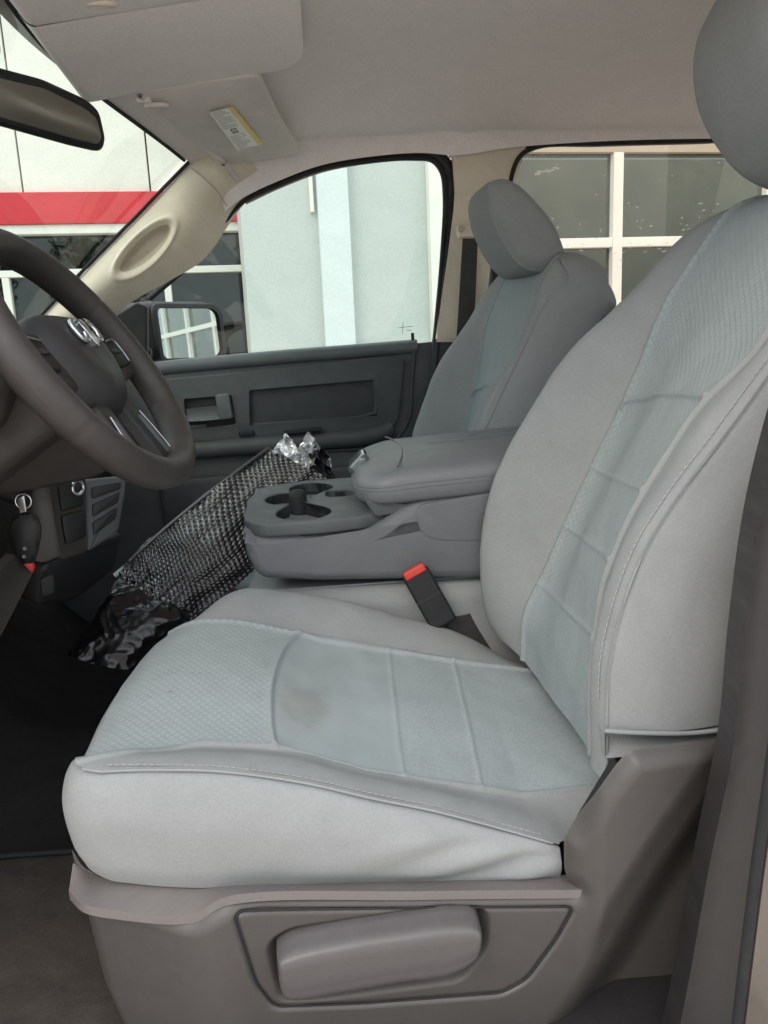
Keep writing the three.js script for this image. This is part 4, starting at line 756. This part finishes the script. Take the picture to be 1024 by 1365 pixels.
  // padded lid
  const LX = 0.285, LH = 0.24, LP = (p) => { const k = p.x / LH; p.y += 0.594 + 0.012 * k; p.y -= 0.012 * sstep(-0.55, -1, k) * clamp(p.y - 0.6, 0, 0.05) / 0.05; p.x += LX; p.z += -0.02; return p; };
  const lidP = pillow(LH, 0.152, 0.07, [[0.014, -0.006], [0.004, 0.0], [0, 0.012], [0.0005, 0.026], [0.005, 0.042], [0.018, 0.056], [0.05, 0.064], [0.1, 0.068], [0.151, 0.069]], 160, LP);
  const lid = part(con, 'armrest_lid', CONTILT(lidP.g), M.lid);
  for (const [t, r] of [[0.36, 0.0013], [0.42, 0.0011]]) { const o = []; for (let i = 0; i <= 90; i++) o.push(lidP.f((0.86 + i / 90 * 0.5) % 1, t)); part(lid, 'lid_seam', CONTILT(tube(o, r, { seg: 260, rs: 6 })), M.lid); }
  { const o = []; for (let i = 0; i <= 20; i++) { const z = lerp(-0.155, 0.115, i / 20); o.push(V(0.125 + 0.02 * Math.sin(i / 20 * Math.PI), 0.6545 - 0.006 * Math.pow(Math.abs(z + 0.02) / 0.14, 4), z)); } part(lid, 'cap_seam', CONTILT(tube(o, 0.0016, { seg: 60, rs: 6 })), M.lid); }
  part(con, 'lid_latch', CONTILT(pillow(0.024, 0.036, 0.012, [[0, -0.012], [0, 0.0], [0.002, 0.005], [0.008, 0.008], [0.0235, 0.009]], 48).g.rotateZ(0.75).translate(0.058, 0.628, -0.035)), M.gloss = mat({ col: sr(84, 90, 92), amp: 0.03, rough: 0.1, phys: { clearcoat: 1, clearcoatRoughness: 0.04 } }));
  part(con, 'lid_base', CONTILT(slab(rpoly(xy([[0.054,0.602,0.115],[0.136,0.577,0.115],[0.476,0.586,0.115],[0.476,0.568,0.115],[0.136,0.56,0.115],[0.08,0.555,0.115]]), 0.008), -0.14, 0.115, 0.004)), M.tray);
}
// =====================================================================
// BELT BUCKLE
// =====================================================================
{
  const b = thing('belt_buckle', 'black seat belt buckle with red release button between seat and console', 'buckle', [0.194,0.347,0.15]);
  const top = [0.146,0.456,0.15], bot = [0.197,0.352,0.15], d = V(...bot).sub(V(...top)), L = d.length(), c = V(...top).addScaledVector(d, 0.5), ang = Math.atan2(d.x, -d.y);
  part(b, 'buckle_body', box(0.052, L * 0.98, 0.026, c.x, c.y, c.z, 0.006, undefined).translate(-c.x, -c.y, -c.z).rotateZ(ang).rotateX(-0.12).translate(c.x, c.y, c.z), M.blackPlastic);
  const t = V(...top); part(b, 'release_button', box(0.043, 0.016, 0.02, 0, 0.002, 0.001, 0.004).rotateZ(ang).rotateX(-0.12).translate(t.x, t.y, t.z), M.red);
  part(b, 'buckle_seam', box(0.0525, 0.0016, 0.0265, 0, 0.004, 0, 0).rotateZ(ang).rotateX(-0.12).translate(c.x, c.y, c.z), M.webbing);
  part(b, 'anchor_strap', strip([[0.193,0.363,0.14],[0.229,0.357,0.13],[0.274,0.362,0.11],[0.299,0.366,0.1]], [[0.214,0.33,0.15],[0.245,0.308,0.14],[0.292,0.282,0.12],[0.319,0.272,0.11]], [0.004, 0, -0.004], 30, -0.8), M.webbing);
  part(b, 'anchor_plate', strip([[0.233,0.365,0.11],[0.261,0.378,0.1],[0.285,0.379,0.09]], [[0.242,0.337,0.12],[0.273,0.322,0.11],[0.307,0.304,0.1]], [0, 0, -0.003], 16), M.blackPlastic);
}
// =====================================================================
// STEERING WHEEL, DASH, KEY
// =====================================================================
{
  const w = thing('steering_wheel', 'worn dark leather steering wheel with round chrome emblem at its hub', 'steering wheel', [-0.32, 0.86, 0.4]);
  const ti = 33 * Math.PI / 180, tz = 6 * Math.PI / 180;
  const n = V(Math.cos(ti) * Math.cos(tz), Math.sin(ti), Math.cos(ti) * Math.sin(tz)).normalize(), ex = V(0, 1, 0).cross(n).normalize(), ey = n.clone().cross(ex);
  const B = new THREE.Matrix4().makeBasis(ex, ey, n); // local x: driver's right, y: up the wheel, z: towards the driver
  const put = (g) => { g.applyMatrix4(B); g.translate(-0.32, 0.86, 0.4); return g; };
  const R = 0.185;
  const rimF = (s, t) => { const a = s * Math.PI * 2, b = t * Math.PI * 2; const k = 1 + 0.12 * Math.exp(-Math.pow((((a + Math.PI * 2.5 - 0.5 * Math.PI) % (Math.PI)) - Math.PI / 2) / 0.4, 2) * 0); const r = 0.0193 * k, g = 1 - 0.1 * Math.exp(-Math.pow(Math.cos(b) + 1, 2) * 6); const q = R + r * Math.cos(b) * g; return V(q * Math.cos(a), q * Math.sin(a), r * 1.12 * Math.sin(b)); };
  const cutA = [-0.5, -2.64, 0.52, 2.62];
  const rim = gridSurf(rimF, 240, 40, { uvf: (s, t) => [s * 1.16, t * 0.12], disp: (P, s) => { let a = s * Math.PI * 2; if (a > Math.PI) a -= 2 * Math.PI; let h = 0; for (const c of cutA) h -= 0.0012 * Math.exp(-Math.pow((a - c) * R / 0.0022, 2)); return h + 0.0005 * NZ.noise(P.x * 30, P.y * 30, P.z * 30); } });
  part(w, 'rim', put(clip(rim, () => 1)), M.wheel);
  // airbag cover: a rounded shield, domed towards the driver
  const hubO = dense(splineShape([[-0.092, 0.05], [-0.06, 0.078], [0, 0.084], [0.06, 0.078], [0.092, 0.05], [0.09, 0.0], [0.07, -0.045], [0.035, -0.075], [0, -0.08], [-0.035, -0.075], [-0.07, -0.045], [-0.09, 0]]), 1), hsd = polySD(hubO);
  const cap = gridSurf((s, t) => { const x = lerp(-0.096, 0.096, s), y = lerp(-0.084, 0.088, t), d = Math.max(0, hsd(x, y)), e = 1 - clamp(d / 0.05); return V(x, y, 0.012 - 0.05 * (1 - Math.sqrt(Math.max(0, 1 - e * e))) + 0.01 - 2.2 * x * x * 0.3); }, 110, 110);
  const hub = part(w, 'airbag_cover', put(clip(cap, (P) => hsd(P.x, P.y))), M.hub);
  part(hub, 'hub_back', put(slab(rpoly(hubO.filter((_, i) => i % 4 === 0), 0.01), -0.075, -0.02, 0.015, 4, 1)), M.hub);
  // emblem: chrome animal head with curling horns
  const em = []; const ez = 0.023, ec = [0.0, 0.03];
  const ep = (pts, d = 0.004, r = 0.003) => { const g = slab(splineShape(pts.map(([x, y]) => [ec[0] + x * 1.25, ec[1] + y * 1.25]), THREE.Shape, 40), ez - 0.003, ez + d, 0.0015, 3, 0.9); em.push(g); };
  ep([[-0.007, 0.012], [0, 0.016], [0.007, 0.012], [0.006, -0.002], [0.004, -0.014], [0, -0.019], [-0.004, -0.014], [-0.006, -0.002]], 0.006);
  for (const s of [-1, 1]) { const c = []; for (let i = 0; i <= 24; i++) { const k = i / 24, a = 2.0 - k * 5.2, r = 0.0135 - 0.006 * k; c.push([s * (0.0165 + r * Math.cos(a)) , 0.0 + r * Math.sin(a) * 1.15, ez + 0.002]); }
    em.push(tube(c.map((p) => [p[0] * 1.25 + ec[0], p[1] * 1.25 + ec[1], p[2]]), 0.0042, { seg: 60 })); }
  part(hub, 'emblem', put(merge(em)), M.chrome);
  // spokes
  const spoke = (pts, z0, z1) => put(slab(rpoly(pts, 0.012), z0, z1, 0.01, 4, 1));
  for (const s of [1, -1]) {
    const sp = part(w, 'spoke', spoke([[s * 0.07, 0.05], [s * 0.12, 0.052], [s * 0.178, 0.055], [s * 0.18, -0.02], [s * 0.12, -0.03], [s * 0.07, -0.04]], -0.03, -0.002), M.wheel);
    const pan = part(sp, 'switch_panel', put(slab(rpoly([[s * 0.098, 0.036], [s * 0.15, 0.038], [s * 0.153, -0.008], [s * 0.1, -0.014]], 0.01), -0.01, 0.004, 0.003, 3, 1)), M.blackPlastic);
    part(pan, 'switch_trim', put(tube([[s * 0.104, 0.031], [s * 0.145, 0.033], [s * 0.149, 0.012], [s * 0.147, -0.004]].map((p) => [...p, 0.0045]), 0.0016, { seg: 40 })), M.silver);
    for (let k = 0; k < 2; k++) part(pan, 'switch_button', put(box(0.016, 0.008, 0.004, s * (0.114 + k * 0.02), 0.014, 0.005, 0.0015)), M.hub);
    const lo = part(w, 'lower_spoke', spoke([[s * 0.022, -0.06], [s * 0.062, -0.06], [s * 0.075, -0.165], [s * 0.03, -0.177]], -0.03, -0.004), M.hub);
    part(lo, 'spoke_trim', put(merge([tube([[s * 0.056, -0.085], [s * 0.064, -0.12], [s * 0.066, -0.158], [s * 0.05, -0.164]].map((p) => [...p, -0.002]), 0.0014, { seg: 80 })])), M.silver);
    part(lo, 'spoke_inlay', put(slab(rpoly([[s * 0.042, -0.09], [s * 0.055, -0.09], [s * 0.062, -0.156], [s * 0.05, -0.16]], 0.006), -0.008, -0.002, 0.002)), M.tray);
  }
  part(w, 'column_shaft', put(box(0.09, 0.09, 0.2, 0, -0.01, -0.16, 0.02)), M.dash);
}
{
  const d = thing('dashboard', 'dark brown grey dashboard with center controls, column cover and knee panel', 'dashboard', [-0.8, 0.5, 0]);
  const prof = rpoly([[-1.14, 0.92], [-0.8, 0.95, 0.08], [-0.64, 0.91, 0.05], [-0.57, 0.8, 0.05], [-0.6, 0.6, 0.04], [-0.66, 0.42, 0.04], [-0.85, 0.36, 0.04], [-1.14, 0.5]], 0.03);
  part(d, 'dash_body', slab(prof, -0.76, 0.76, 0.02, 4, 0.9), M.dash);
  // column cover, seen from below
  const cc = slab(rpoly([[-0.075, -0.075], [0.075, -0.075], [0.085, 0.06], [-0.085, 0.06]], 0.05), 0, 0.3, 0.03, 6, 1.1);
  cc.rotateY(-Math.PI / 2); cc.rotateZ(-0.5); cc.translate(-0.4, 0.83, 0.4); part(d, 'column_cover', cc, M.dash);
  part(d, 'knee_panel', planar([[-0.504,0.786,0.36],[-0.422,0.777,0.3],[-0.359,0.724,0.27],[-0.346,0.68,0.25],[-0.385,0.674,0.25],[-0.446,0.67,0.27],[-0.504,0.667,0.3],[-0.539,0.668,0.32]], 0.05, 0.02, 0.012), M.dash);
  // light upright trim, then the control panels beside it
  part(d, 'trim_strip', planar([[-0.495,0.663,0.2],[-0.467,0.666,0.19],[-0.464,0.537,0.19],[-0.491,0.528,0.2],[-0.504,0.537,0.21]], 0.04, 0.006, 0.006), M.taupe);
  const off = (a, k) => a.map((p) => [p[0] + 0.007 * k, p[1] + 0.001, p[2] + 0.004 * k]);
  const ctl = part(d, 'control_panel', planar([[-0.483,0.669,0.148],[-0.436,0.656,0.088],[-0.442,0.524,0.118],[-0.477,0.522,0.164]], 0.05, 0.008, 0.005), M.dash);
  const PA = [[[-0.474,0.651,0.138],[-0.444,0.648,0.1],[-0.445,0.608,0.107],[-0.472,0.606,0.144]], [[-0.473,0.599,0.146],[-0.444,0.6,0.107],[-0.445,0.552,0.116],[-0.47,0.548,0.15]]];
  for (const q of PA) part(ctl, 'switch_button', planar(off(q, 0.7), 0.01, 0.005, 0.003), M.blackPlastic);
  const cp2 = part(d, 'center_panel', planar([[-0.444,0.65,0.078],[-0.385,0.644,0.01],[-0.389,0.608,0.021],[-0.402,0.544,0.046],[-0.447,0.52,0.101]], 0.05, 0.01, 0.006), M.tray);
  for (const q of [[[-0.437,0.634,0.072],[-0.396,0.634,0.025],[-0.397,0.621,0.028],[-0.437,0.613,0.076]], [[-0.438,0.603,0.078],[-0.398,0.615,0.03],[-0.402,0.597,0.037],[-0.438,0.58,0.082]], [[-0.439,0.571,0.084],[-0.403,0.589,0.04],[-0.407,0.568,0.048],[-0.439,0.547,0.088]]]) part(cp2, 'panel_slot', planar(off(q, 0.5), 0.01, 0.004, 0.003), M.hub);
  part(ctl, 'knob_ring', new THREE.TorusGeometry(0.012, 0.003, 10, 24).rotateY(Math.PI / 2 - 0.5).translate(...[-0.428,0.651,0.17]), M.chrome);
  part(d, 'lower_panel', planar([[-0.489,0.525,0.2],[-0.403,0.527,0.0],[-0.426,0.455,0.0],[-0.482,0.43,0.1],[-0.499,0.451,0.2]], 0.05, 0.01, 0.006), M.blackPlastic);
  part(d, 'hood_latch', planar([[-0.485,0.513,0.24],[-0.466,0.517,0.23],[-0.467,0.485,0.23],[-0.486,0.482,0.24]], 0.012, 0.004, 0.003), M.rubber);
  // knee bolster sweeping down to the left
  part(d, 'knee_bolster', strip([[-0.472,0.54,0.3],[-0.486,0.507,0.33],[-0.51,0.459,0.36],[-0.541,0.41,0.38]], [[-0.47,0.585,0.36],[-0.477,0.574,0.4],[-0.494,0.555,0.44],[-0.519,0.531,0.46]], [-0.02, 0, -0.02], 24, -0.3), M.dash);
}
{
  const k = thing('car_key', 'black key fob with red button hanging from the ignition below the steering wheel', 'key', [-0.484,0.611,0.27]);
  const o = [-0.484,0.611,0.27];
  part(k, 'fob', slab(splineShape(xy([[-0.498,0.627,0.27],[-0.481,0.633,0.27],[-0.468,0.63,0.27],[-0.461,0.61,0.27],[-0.466,0.583,0.27],[-0.478,0.554,0.27],[-0.489,0.545,0.27],[-0.499,0.556,0.27],[-0.509,0.586,0.27],[-0.509,0.611,0.27]]), THREE.Shape, 60), 0.262, 0.278, 0.006, 5, 1.1), M.blackPlastic);
  part(k, 'panic_button', slab(splineShape(xy([[-0.496,0.548,0.27],[-0.486,0.552,0.27],[-0.479,0.547,0.27],[-0.482,0.535,0.27],[-0.491,0.528,0.27],[-0.498,0.536,0.27]]), THREE.Shape, 30), 0.264, 0.279, 0.004, 4, 1.1), M.red);
  for (const p of [[-0.486,0.576,0.27], [-0.489,0.563,0.27]]) part(k, 'fob_button', new THREE.CylinderGeometry(0.0028, 0.0028, 0.004, 16).rotateX(Math.PI / 2).translate(p[0], p[1], 0.279), M.silver);
  part(k, 'key_blade', slab(rpoly(xy([[-0.49,0.655,0.27],[-0.479,0.66,0.27],[-0.479,0.631,0.27],[-0.489,0.629,0.27]]), 0.002), 0.268, 0.272, 0.0008), M.chrome);
  part(k, 'key_ring', new THREE.TorusGeometry(0.012, 0.0016, 8, 30).translate(...[-0.482,0.65,0.27]), M.chrome);
  part(k, 'ignition_barrel', new THREE.CylinderGeometry(0.018, 0.02, 0.05, 24).rotateZ(1.2).translate(...[-0.505,0.664,0.25]), M.blackPlastic);
}
// =====================================================================
// PACKING MATERIAL IN THE FAR FOOTWELL
// =====================================================================
{
  const b = thing('padded_bag', 'black bubble padded bag with silver lining leaning in the far footwell', 'bag', [-0.28, 0.45, -0.1]);
  const top = cr3([[-0.131,0.647,-0.27],[-0.231,0.586,-0.21],[-0.343,0.511,-0.15],[-0.395,0.472,-0.12],[-0.446,0.43,-0.07]]), bot = cr3([[0.011,0.577,-0.2],[-0.074,0.499,-0.19],[-0.161,0.415,-0.1],[-0.247,0.364,-0.05],[-0.328,0.314,0.02]]);
  const bub = (u, v) => { const r = 0.0056, dx = 2 * r, dy = r * 1.732, j = Math.round(v / dy); let best = 1e9; for (let q = j - 1; q <= j + 1; q++) { const o = (q & 1) * r, x = Math.round((u - o) / dx) * dx + o; best = Math.min(best, Math.hypot(u - x, v - q * dy)); } return Math.max(0, 1 - Math.pow(best / (r * 0.92), 2)); };
  const Lu = top.getLength(), Lw = 0.22;
  const face = (s, t) => { const p = top.getPoint(s).lerp(bot.getPoint(s), t); p.z += 0.03 * Math.sin(Math.PI * t) * (0.6 + 0.4 * s); p.y += 0.006 * NZ.noise(s * 5, t * 5, 1); p.z += 0.01 * NZ.noise(s * 6, t * 6, 4); return p; };
  const g = gridSurf(face, 330, 210, { uvf: (s, t) => [s * Lu, t * Lw], disp: (P, s, t) => 0.002 * Math.sqrt(bub(s * Lu, t * Lw)) * (1 - 0.4 * sstep(0.75, 1, s)) + 0.004 * sstep(0.7, 1, s) * NZ.noise(s * 40, t * 16, 2) + 0.003 * NZ.noise(s * 9, t * 7, 5) });
  // bubbles must point to the driver's side
  { const nn = g.attributes.normal; if (nn.getZ(5000) < 0) { const I = g.index.array; for (let i = 0; i < I.length; i += 3) { const q = I[i]; I[i] = I[i + 1]; I[i + 1] = q; } const p2 = gridSurf((s, t) => face(s, t), 330, 210); const pn2 = p2.attributes.normal, pp = g.attributes.position; for (let i = 0; i < pp.count; i++) { const b0 = g.userData.base[i], dx = pp.getX(i) - b0.x, dy = pp.getY(i) - b0.y, dz = pp.getZ(i) - b0.z; pp.setXYZ(i, b0.x - dx, b0.y - dy, b0.z - dz); } g.computeVertexNormals(); } }
  part(b, 'bag_body', [g, gridSurf((s, t) => face(s, t).add(V(-0.015, -0.004, -0.03 * Math.sin(Math.PI * t) - 0.012)), 40, 30)], M.film);
  part(b, 'folded_edge', tube([0, 0.15, 0.35, 0.55, 0.75, 0.9].map((s) => top.getPoint(s).add(V(-0.002, 0.001, 0.001))), 0.0042, { seg: 60 }), M.film);
  // silver lining bursting out of the mouth
  const sil = (pts, k) => { const P = pts.map((p) => V(...p)); const q = gridSurf((s, t) => { const p = P[0].clone().lerp(P[1], s).lerp(P[3].clone().lerp(P[2], s), t); p.z += 0.05 * NZ.noise(s * 3.3 + k, t * 2.9, k) + 0.02 * NZ.noise(s * 8 + k, t * 5, k + 3); p.x += 0.008 * NZ.noise(s * 6, t * 4, k + 2); return p; }, 9, 8).toNonIndexed(); q.computeVertexNormals(); return q; };
  part(b, 'silver_lining', [sil([[-0.127,0.642,-0.255],[-0.093,0.681,-0.27],[-0.063,0.642,-0.25],[-0.076,0.584,-0.23]], 1), sil([[-0.077,0.633,-0.25],[-0.042,0.682,-0.27],[-0.015,0.644,-0.27],[-0.049,0.585,-0.24]], 5)], M.foil);
  part(b, 'bag_flap', sil([[-0.041,0.659,-0.275],[0.002,0.633,-0.27],[0.012,0.571,-0.24],[-0.046,0.576,-0.23]], 8), mat({ col: sr(60, 60, 62), rough: 0.22, ramp: 0.05, phys: { clearcoat: 0.8, clearcoatRoughness: 0.1, metalness: 0.5 } }));
}
{
  const b = thing('crumpled_plastic', 'crumpled shiny black plastic sheet on the floor below the padded bag', 'plastic sheet', [-0.5, 0.1, 0.0]);
  const A = [[-0.439,0.423,-0.05],[-0.445,0.401,0.02],[-0.488,0.348,0.06],[-0.514,0.315,0.08]], Bq = [[-0.3,0.36,0.0],[-0.298,0.344,0.02],[-0.313,0.308,0.04],[-0.342,0.269,0.06]];
  const a = cr3(A), c = cr3(Bq);
  const g = gridSurf((s, t) => a.getPoint(s).lerp(c.getPoint(s), t).add(V(0, 0, 0.03 * Math.sin(Math.PI * t))), 150, 150, { disp: (P) => { let h = 0; for (let o = 0; o < 3; o++) { const f = 10 * Math.pow(2.1, o); h += (0.5 - Math.abs(NZ.noise(P.x * f + o * 7, P.y * f, P.z * f))) * 0.018 / Math.pow(2.05, o); } return h; } });
  part(b, 'sheet', g, M.sheet);
}
// =====================================================================
// MIRROR, VISORS, OVERHEAD CONSOLE, BELT
// =====================================================================
{
  const m = thing('rear_view_mirror', 'dark rear view mirror hanging at the top of the windshield', 'mirror', [-0.44, 1.32, 0]);
  const o = [[-0.545,1.356,0.117],[-0.502,1.343,0.059],[-0.451,1.344,-0.005],[-0.397,1.331,-0.077],[-0.383,1.317,-0.099],[-0.381,1.272,-0.116],[-0.39,1.249,-0.112],[-0.429,1.25,-0.063],[-0.518,1.258,0.05],[-0.563,1.265,0.109]];
  part(m, 'housing', planar(o, 0.035, 0.012, 0.012, 6), M.blackPlastic);
  const gl = [[-0.548,1.336,0.119],[-0.504,1.326,0.06],[-0.452,1.328,-0.003],[-0.404,1.314,-0.068],[-0.39,1.302,-0.09],[-0.389,1.271,-0.102],[-0.396,1.259,-0.097],[-0.429,1.26,-0.056],[-0.514,1.268,0.054],[-0.56,1.275,0.113]];
  part(m, 'mirror_glass', planar(gl, 0.003, 0.01, 0.001), M.mirrorDark);
  part(m, 'mirror_stalk', tube([[-0.492,1.317,0.03],[-0.491,1.355,0.02],[-0.478,1.408,0.0],[-0.472,1.454,0.0]].map((p, i) => [p[0] - 0.04 - 0.01 * i, p[1], p[2]]), 0.016), M.blackPlastic);
  part(m, 'sensor_pod', box(0.08, 0.05, 0.09, -0.56, 1.40, 0.02, 0.02), M.blackPlastic);
}
{
  const v = thing('sun_visor', 'folded grey passenger sun visor with white warning sticker', 'sun visor', [-0.2, 1.39, -0.4]);
  const q = [[-0.328,1.368,-0.15],[-0.21,1.376,-0.15],[-0.089,1.394,-0.15],[-0.063,1.386,-0.38],[-0.024,1.365,-0.61],[-0.033,1.358,-0.64],[-0.123,1.343,-0.64],[-0.21,1.332,-0.63],[-0.288,1.363,-0.4]];
  const low = (a, d) => a.map((p) => [p[0], p[1] - d, p[2]]);
  const body = part(v, 'visor_body', planar(low(q, 0.004), 0.016, 0.03, 0.007, 5), M.visor);
  // sticker: white with a yellow strip and fine print
  const cv = document.createElement('canvas'); cv.width = 256; cv.height = 512; const x = cv.getContext('2d');
  x.fillStyle = '#efede6'; x.fillRect(0, 0, 256, 512); x.fillStyle = '#e6c95a'; x.fillRect(206, 0, 50, 512); x.fillStyle = '#777';
  for (let i = 0; i < 34; i++) { const y = 14 + i * 15; if (y > 215 && y < 305) { continue; } x.fillRect(18, y, 60 + rnd() * 110, 5); }
  x.fillStyle = '#333'; x.fillRect(70, 228, 62, 62); x.fillStyle = '#efede6'; x.beginPath(); x.arc(101, 258, 20, 0, 7); x.fill(); x.fillStyle = '#333'; x.fillRect(92, 246, 18, 26);
  const ct = new THREE.CanvasTexture(cv); ct.colorSpace = THREE.SRGBColorSpace;
  const S = [[-0.202,1.359,-0.25],[-0.153,1.37,-0.25],[-0.11,1.363,-0.52],[-0.173,1.349,-0.52]].map((p) => V(p[0], p[1] - 0.0065, p[2]));
  const sg = gridSurf((s, t) => S[0].clone().lerp(S[1], s).lerp(S[3].clone().lerp(S[2], s), t), 4, 4, { uvf: (s, t) => [s, 1 - t] });
  part(body, 'warning_sticker', sg, new THREE.MeshStandardMaterial({ map: ct, roughness: 0.5, side: THREE.DoubleSide }));
  const hook = (p, par) => { const h = part(par, 'visor_clip', [new THREE.TorusGeometry(0.014, 0.005, 10, 24).rotateX(Math.PI / 2 + 0.15).scale(1.3, 1, 0.9).translate(...p), box(0.03, 0.012, 0.02, p[0] - 0.022, p[1] + 0.008, p[2] + 0.005, 0.005)], M.visor); return h; };
  hook(low([[[-0.297,1.363,-0.19]][0]], 0.012)[0], v);
  part(v, 'visor_pivot', tube(low([[-0.217,1.34,-0.6],[-0.203,1.327,-0.66],[-0.195,1.319,-0.69]], 0.006), 0.008), M.visor);
  part(v, 'pivot_rod', tube(low([[-0.322,1.365,-0.16],[-0.284,1.363,-0.38],[-0.215,1.338,-0.61]], 0.002), 0.007, { seg: 40 }), M.visor);
}
{
  const c = thing('overhead_console', 'smooth grey overhead console pad in the middle of the front headliner', 'overhead console', [-0.2, 1.42, 0.05]);
  const x0 = -0.43, G = gridSurf((s, t) => { const z = lerp(-0.185, 0.186, t), xa = -0.445 + 0.02 * t, xb = 0.0, x = lerp(xa, xb, s); const ex = Math.min(1, (xb - x) / 0.06), ef = Math.min(1, (x - xa) / 0.03), ez = Math.min(1, (z + 0.185) / 0.03), rr_ = (e) => 1 - Math.sqrt(Math.max(0, 1 - (1 - clamp(e)) ** 2)); return V(x, lerp(1.348, 1.405, Math.pow(clamp((x + 0.43) / 0.43), 0.9)) + 0.03 * rr_(ex) + 0.05 * rr_(ef) + 0.035 * rr_(ez), z); }, 90, 80);
  part(c, 'pad', G, M.headliner);
}
{
  const v = thing('sun_visor', 'grey driver sun visor overhead at the top left corner with its clip', 'sun visor', [-0.2, 1.4, 0.4]);
  part(v, 'visor_body', planar([[-0.41, 1.354, 0.174], [-0.03, 1.404, 0.174], [-0.03, 1.39, 0.62], [-0.38, 1.345, 0.62]], 0.02, 0.03, 0.008, 5), M.headliner);
  const p = [[-0.295,1.373,0.215]][0];
  part(v, 'visor_clip', [new THREE.TorusGeometry(0.016, 0.006, 10, 24).rotateX(Math.PI / 2 + 0.2).scale(1.3, 1, 0.9).translate(...p), box(0.034, 0.012, 0.022, p[0] - 0.02, p[1] + 0.01, p[2] + 0.005, 0.005)], M.beige);
}
{
  const s = thing('seat_belt', 'dark passenger shoulder belt hanging from its guide on the door post', 'seat belt', [0.42, 1.1, -0.7]);
  part(s, 'webbing', strip([[0.403,1.144,-0.69],[0.389,0.982,-0.69],[0.371,0.777,-0.69],[0.361,0.564,-0.69]], [[0.445,1.143,-0.69],[0.435,0.98,-0.69],[0.418,0.775,-0.69],[0.409,0.561,-0.69]], [0, 0, -0.003], 20), M.webbing);
  part(s, 'belt_guide', box(0.05, 0.035, 0.02, ...[[0.412,1.162,-0.69]][0], 0.008), M.beige);
  part(s, 'guide_bolt', new THREE.CylinderGeometry(0.009, 0.009, 0.012, 18).rotateX(Math.PI / 2).translate(...[[0.397,1.168,-0.675]][0]), M.beigeDark);
}
{
  const f = thing('floor_mat', 'worn brown grey floor mat by the driver door', 'floor mat', [-0.44, 0.03, 0.5]);
  const g = gridSurf((s, t) => { const x = lerp(-0.62, -0.1, s), z = lerp(0.275 + 0.015 * s, 0.76, t); return V(x, 0.038 + 0.003 * NZ.noise(x * 12, 1, z * 12) - 0.012 * (1 - sstep(0, 0.03, t)), z); }, 60, 50, { uvf: (s, t, P) => [P.x, P.z] });
  part(f, 'mat_pad', g, M.matFloor); part(f, 'bound_edge', tube([[-0.62, 0.034, 0.275], [-0.36, 0.034, 0.283], [-0.1, 0.034, 0.29]], 0.006, { seg: 40 }), M.rubber);
}
renderer.render(scene, camera);
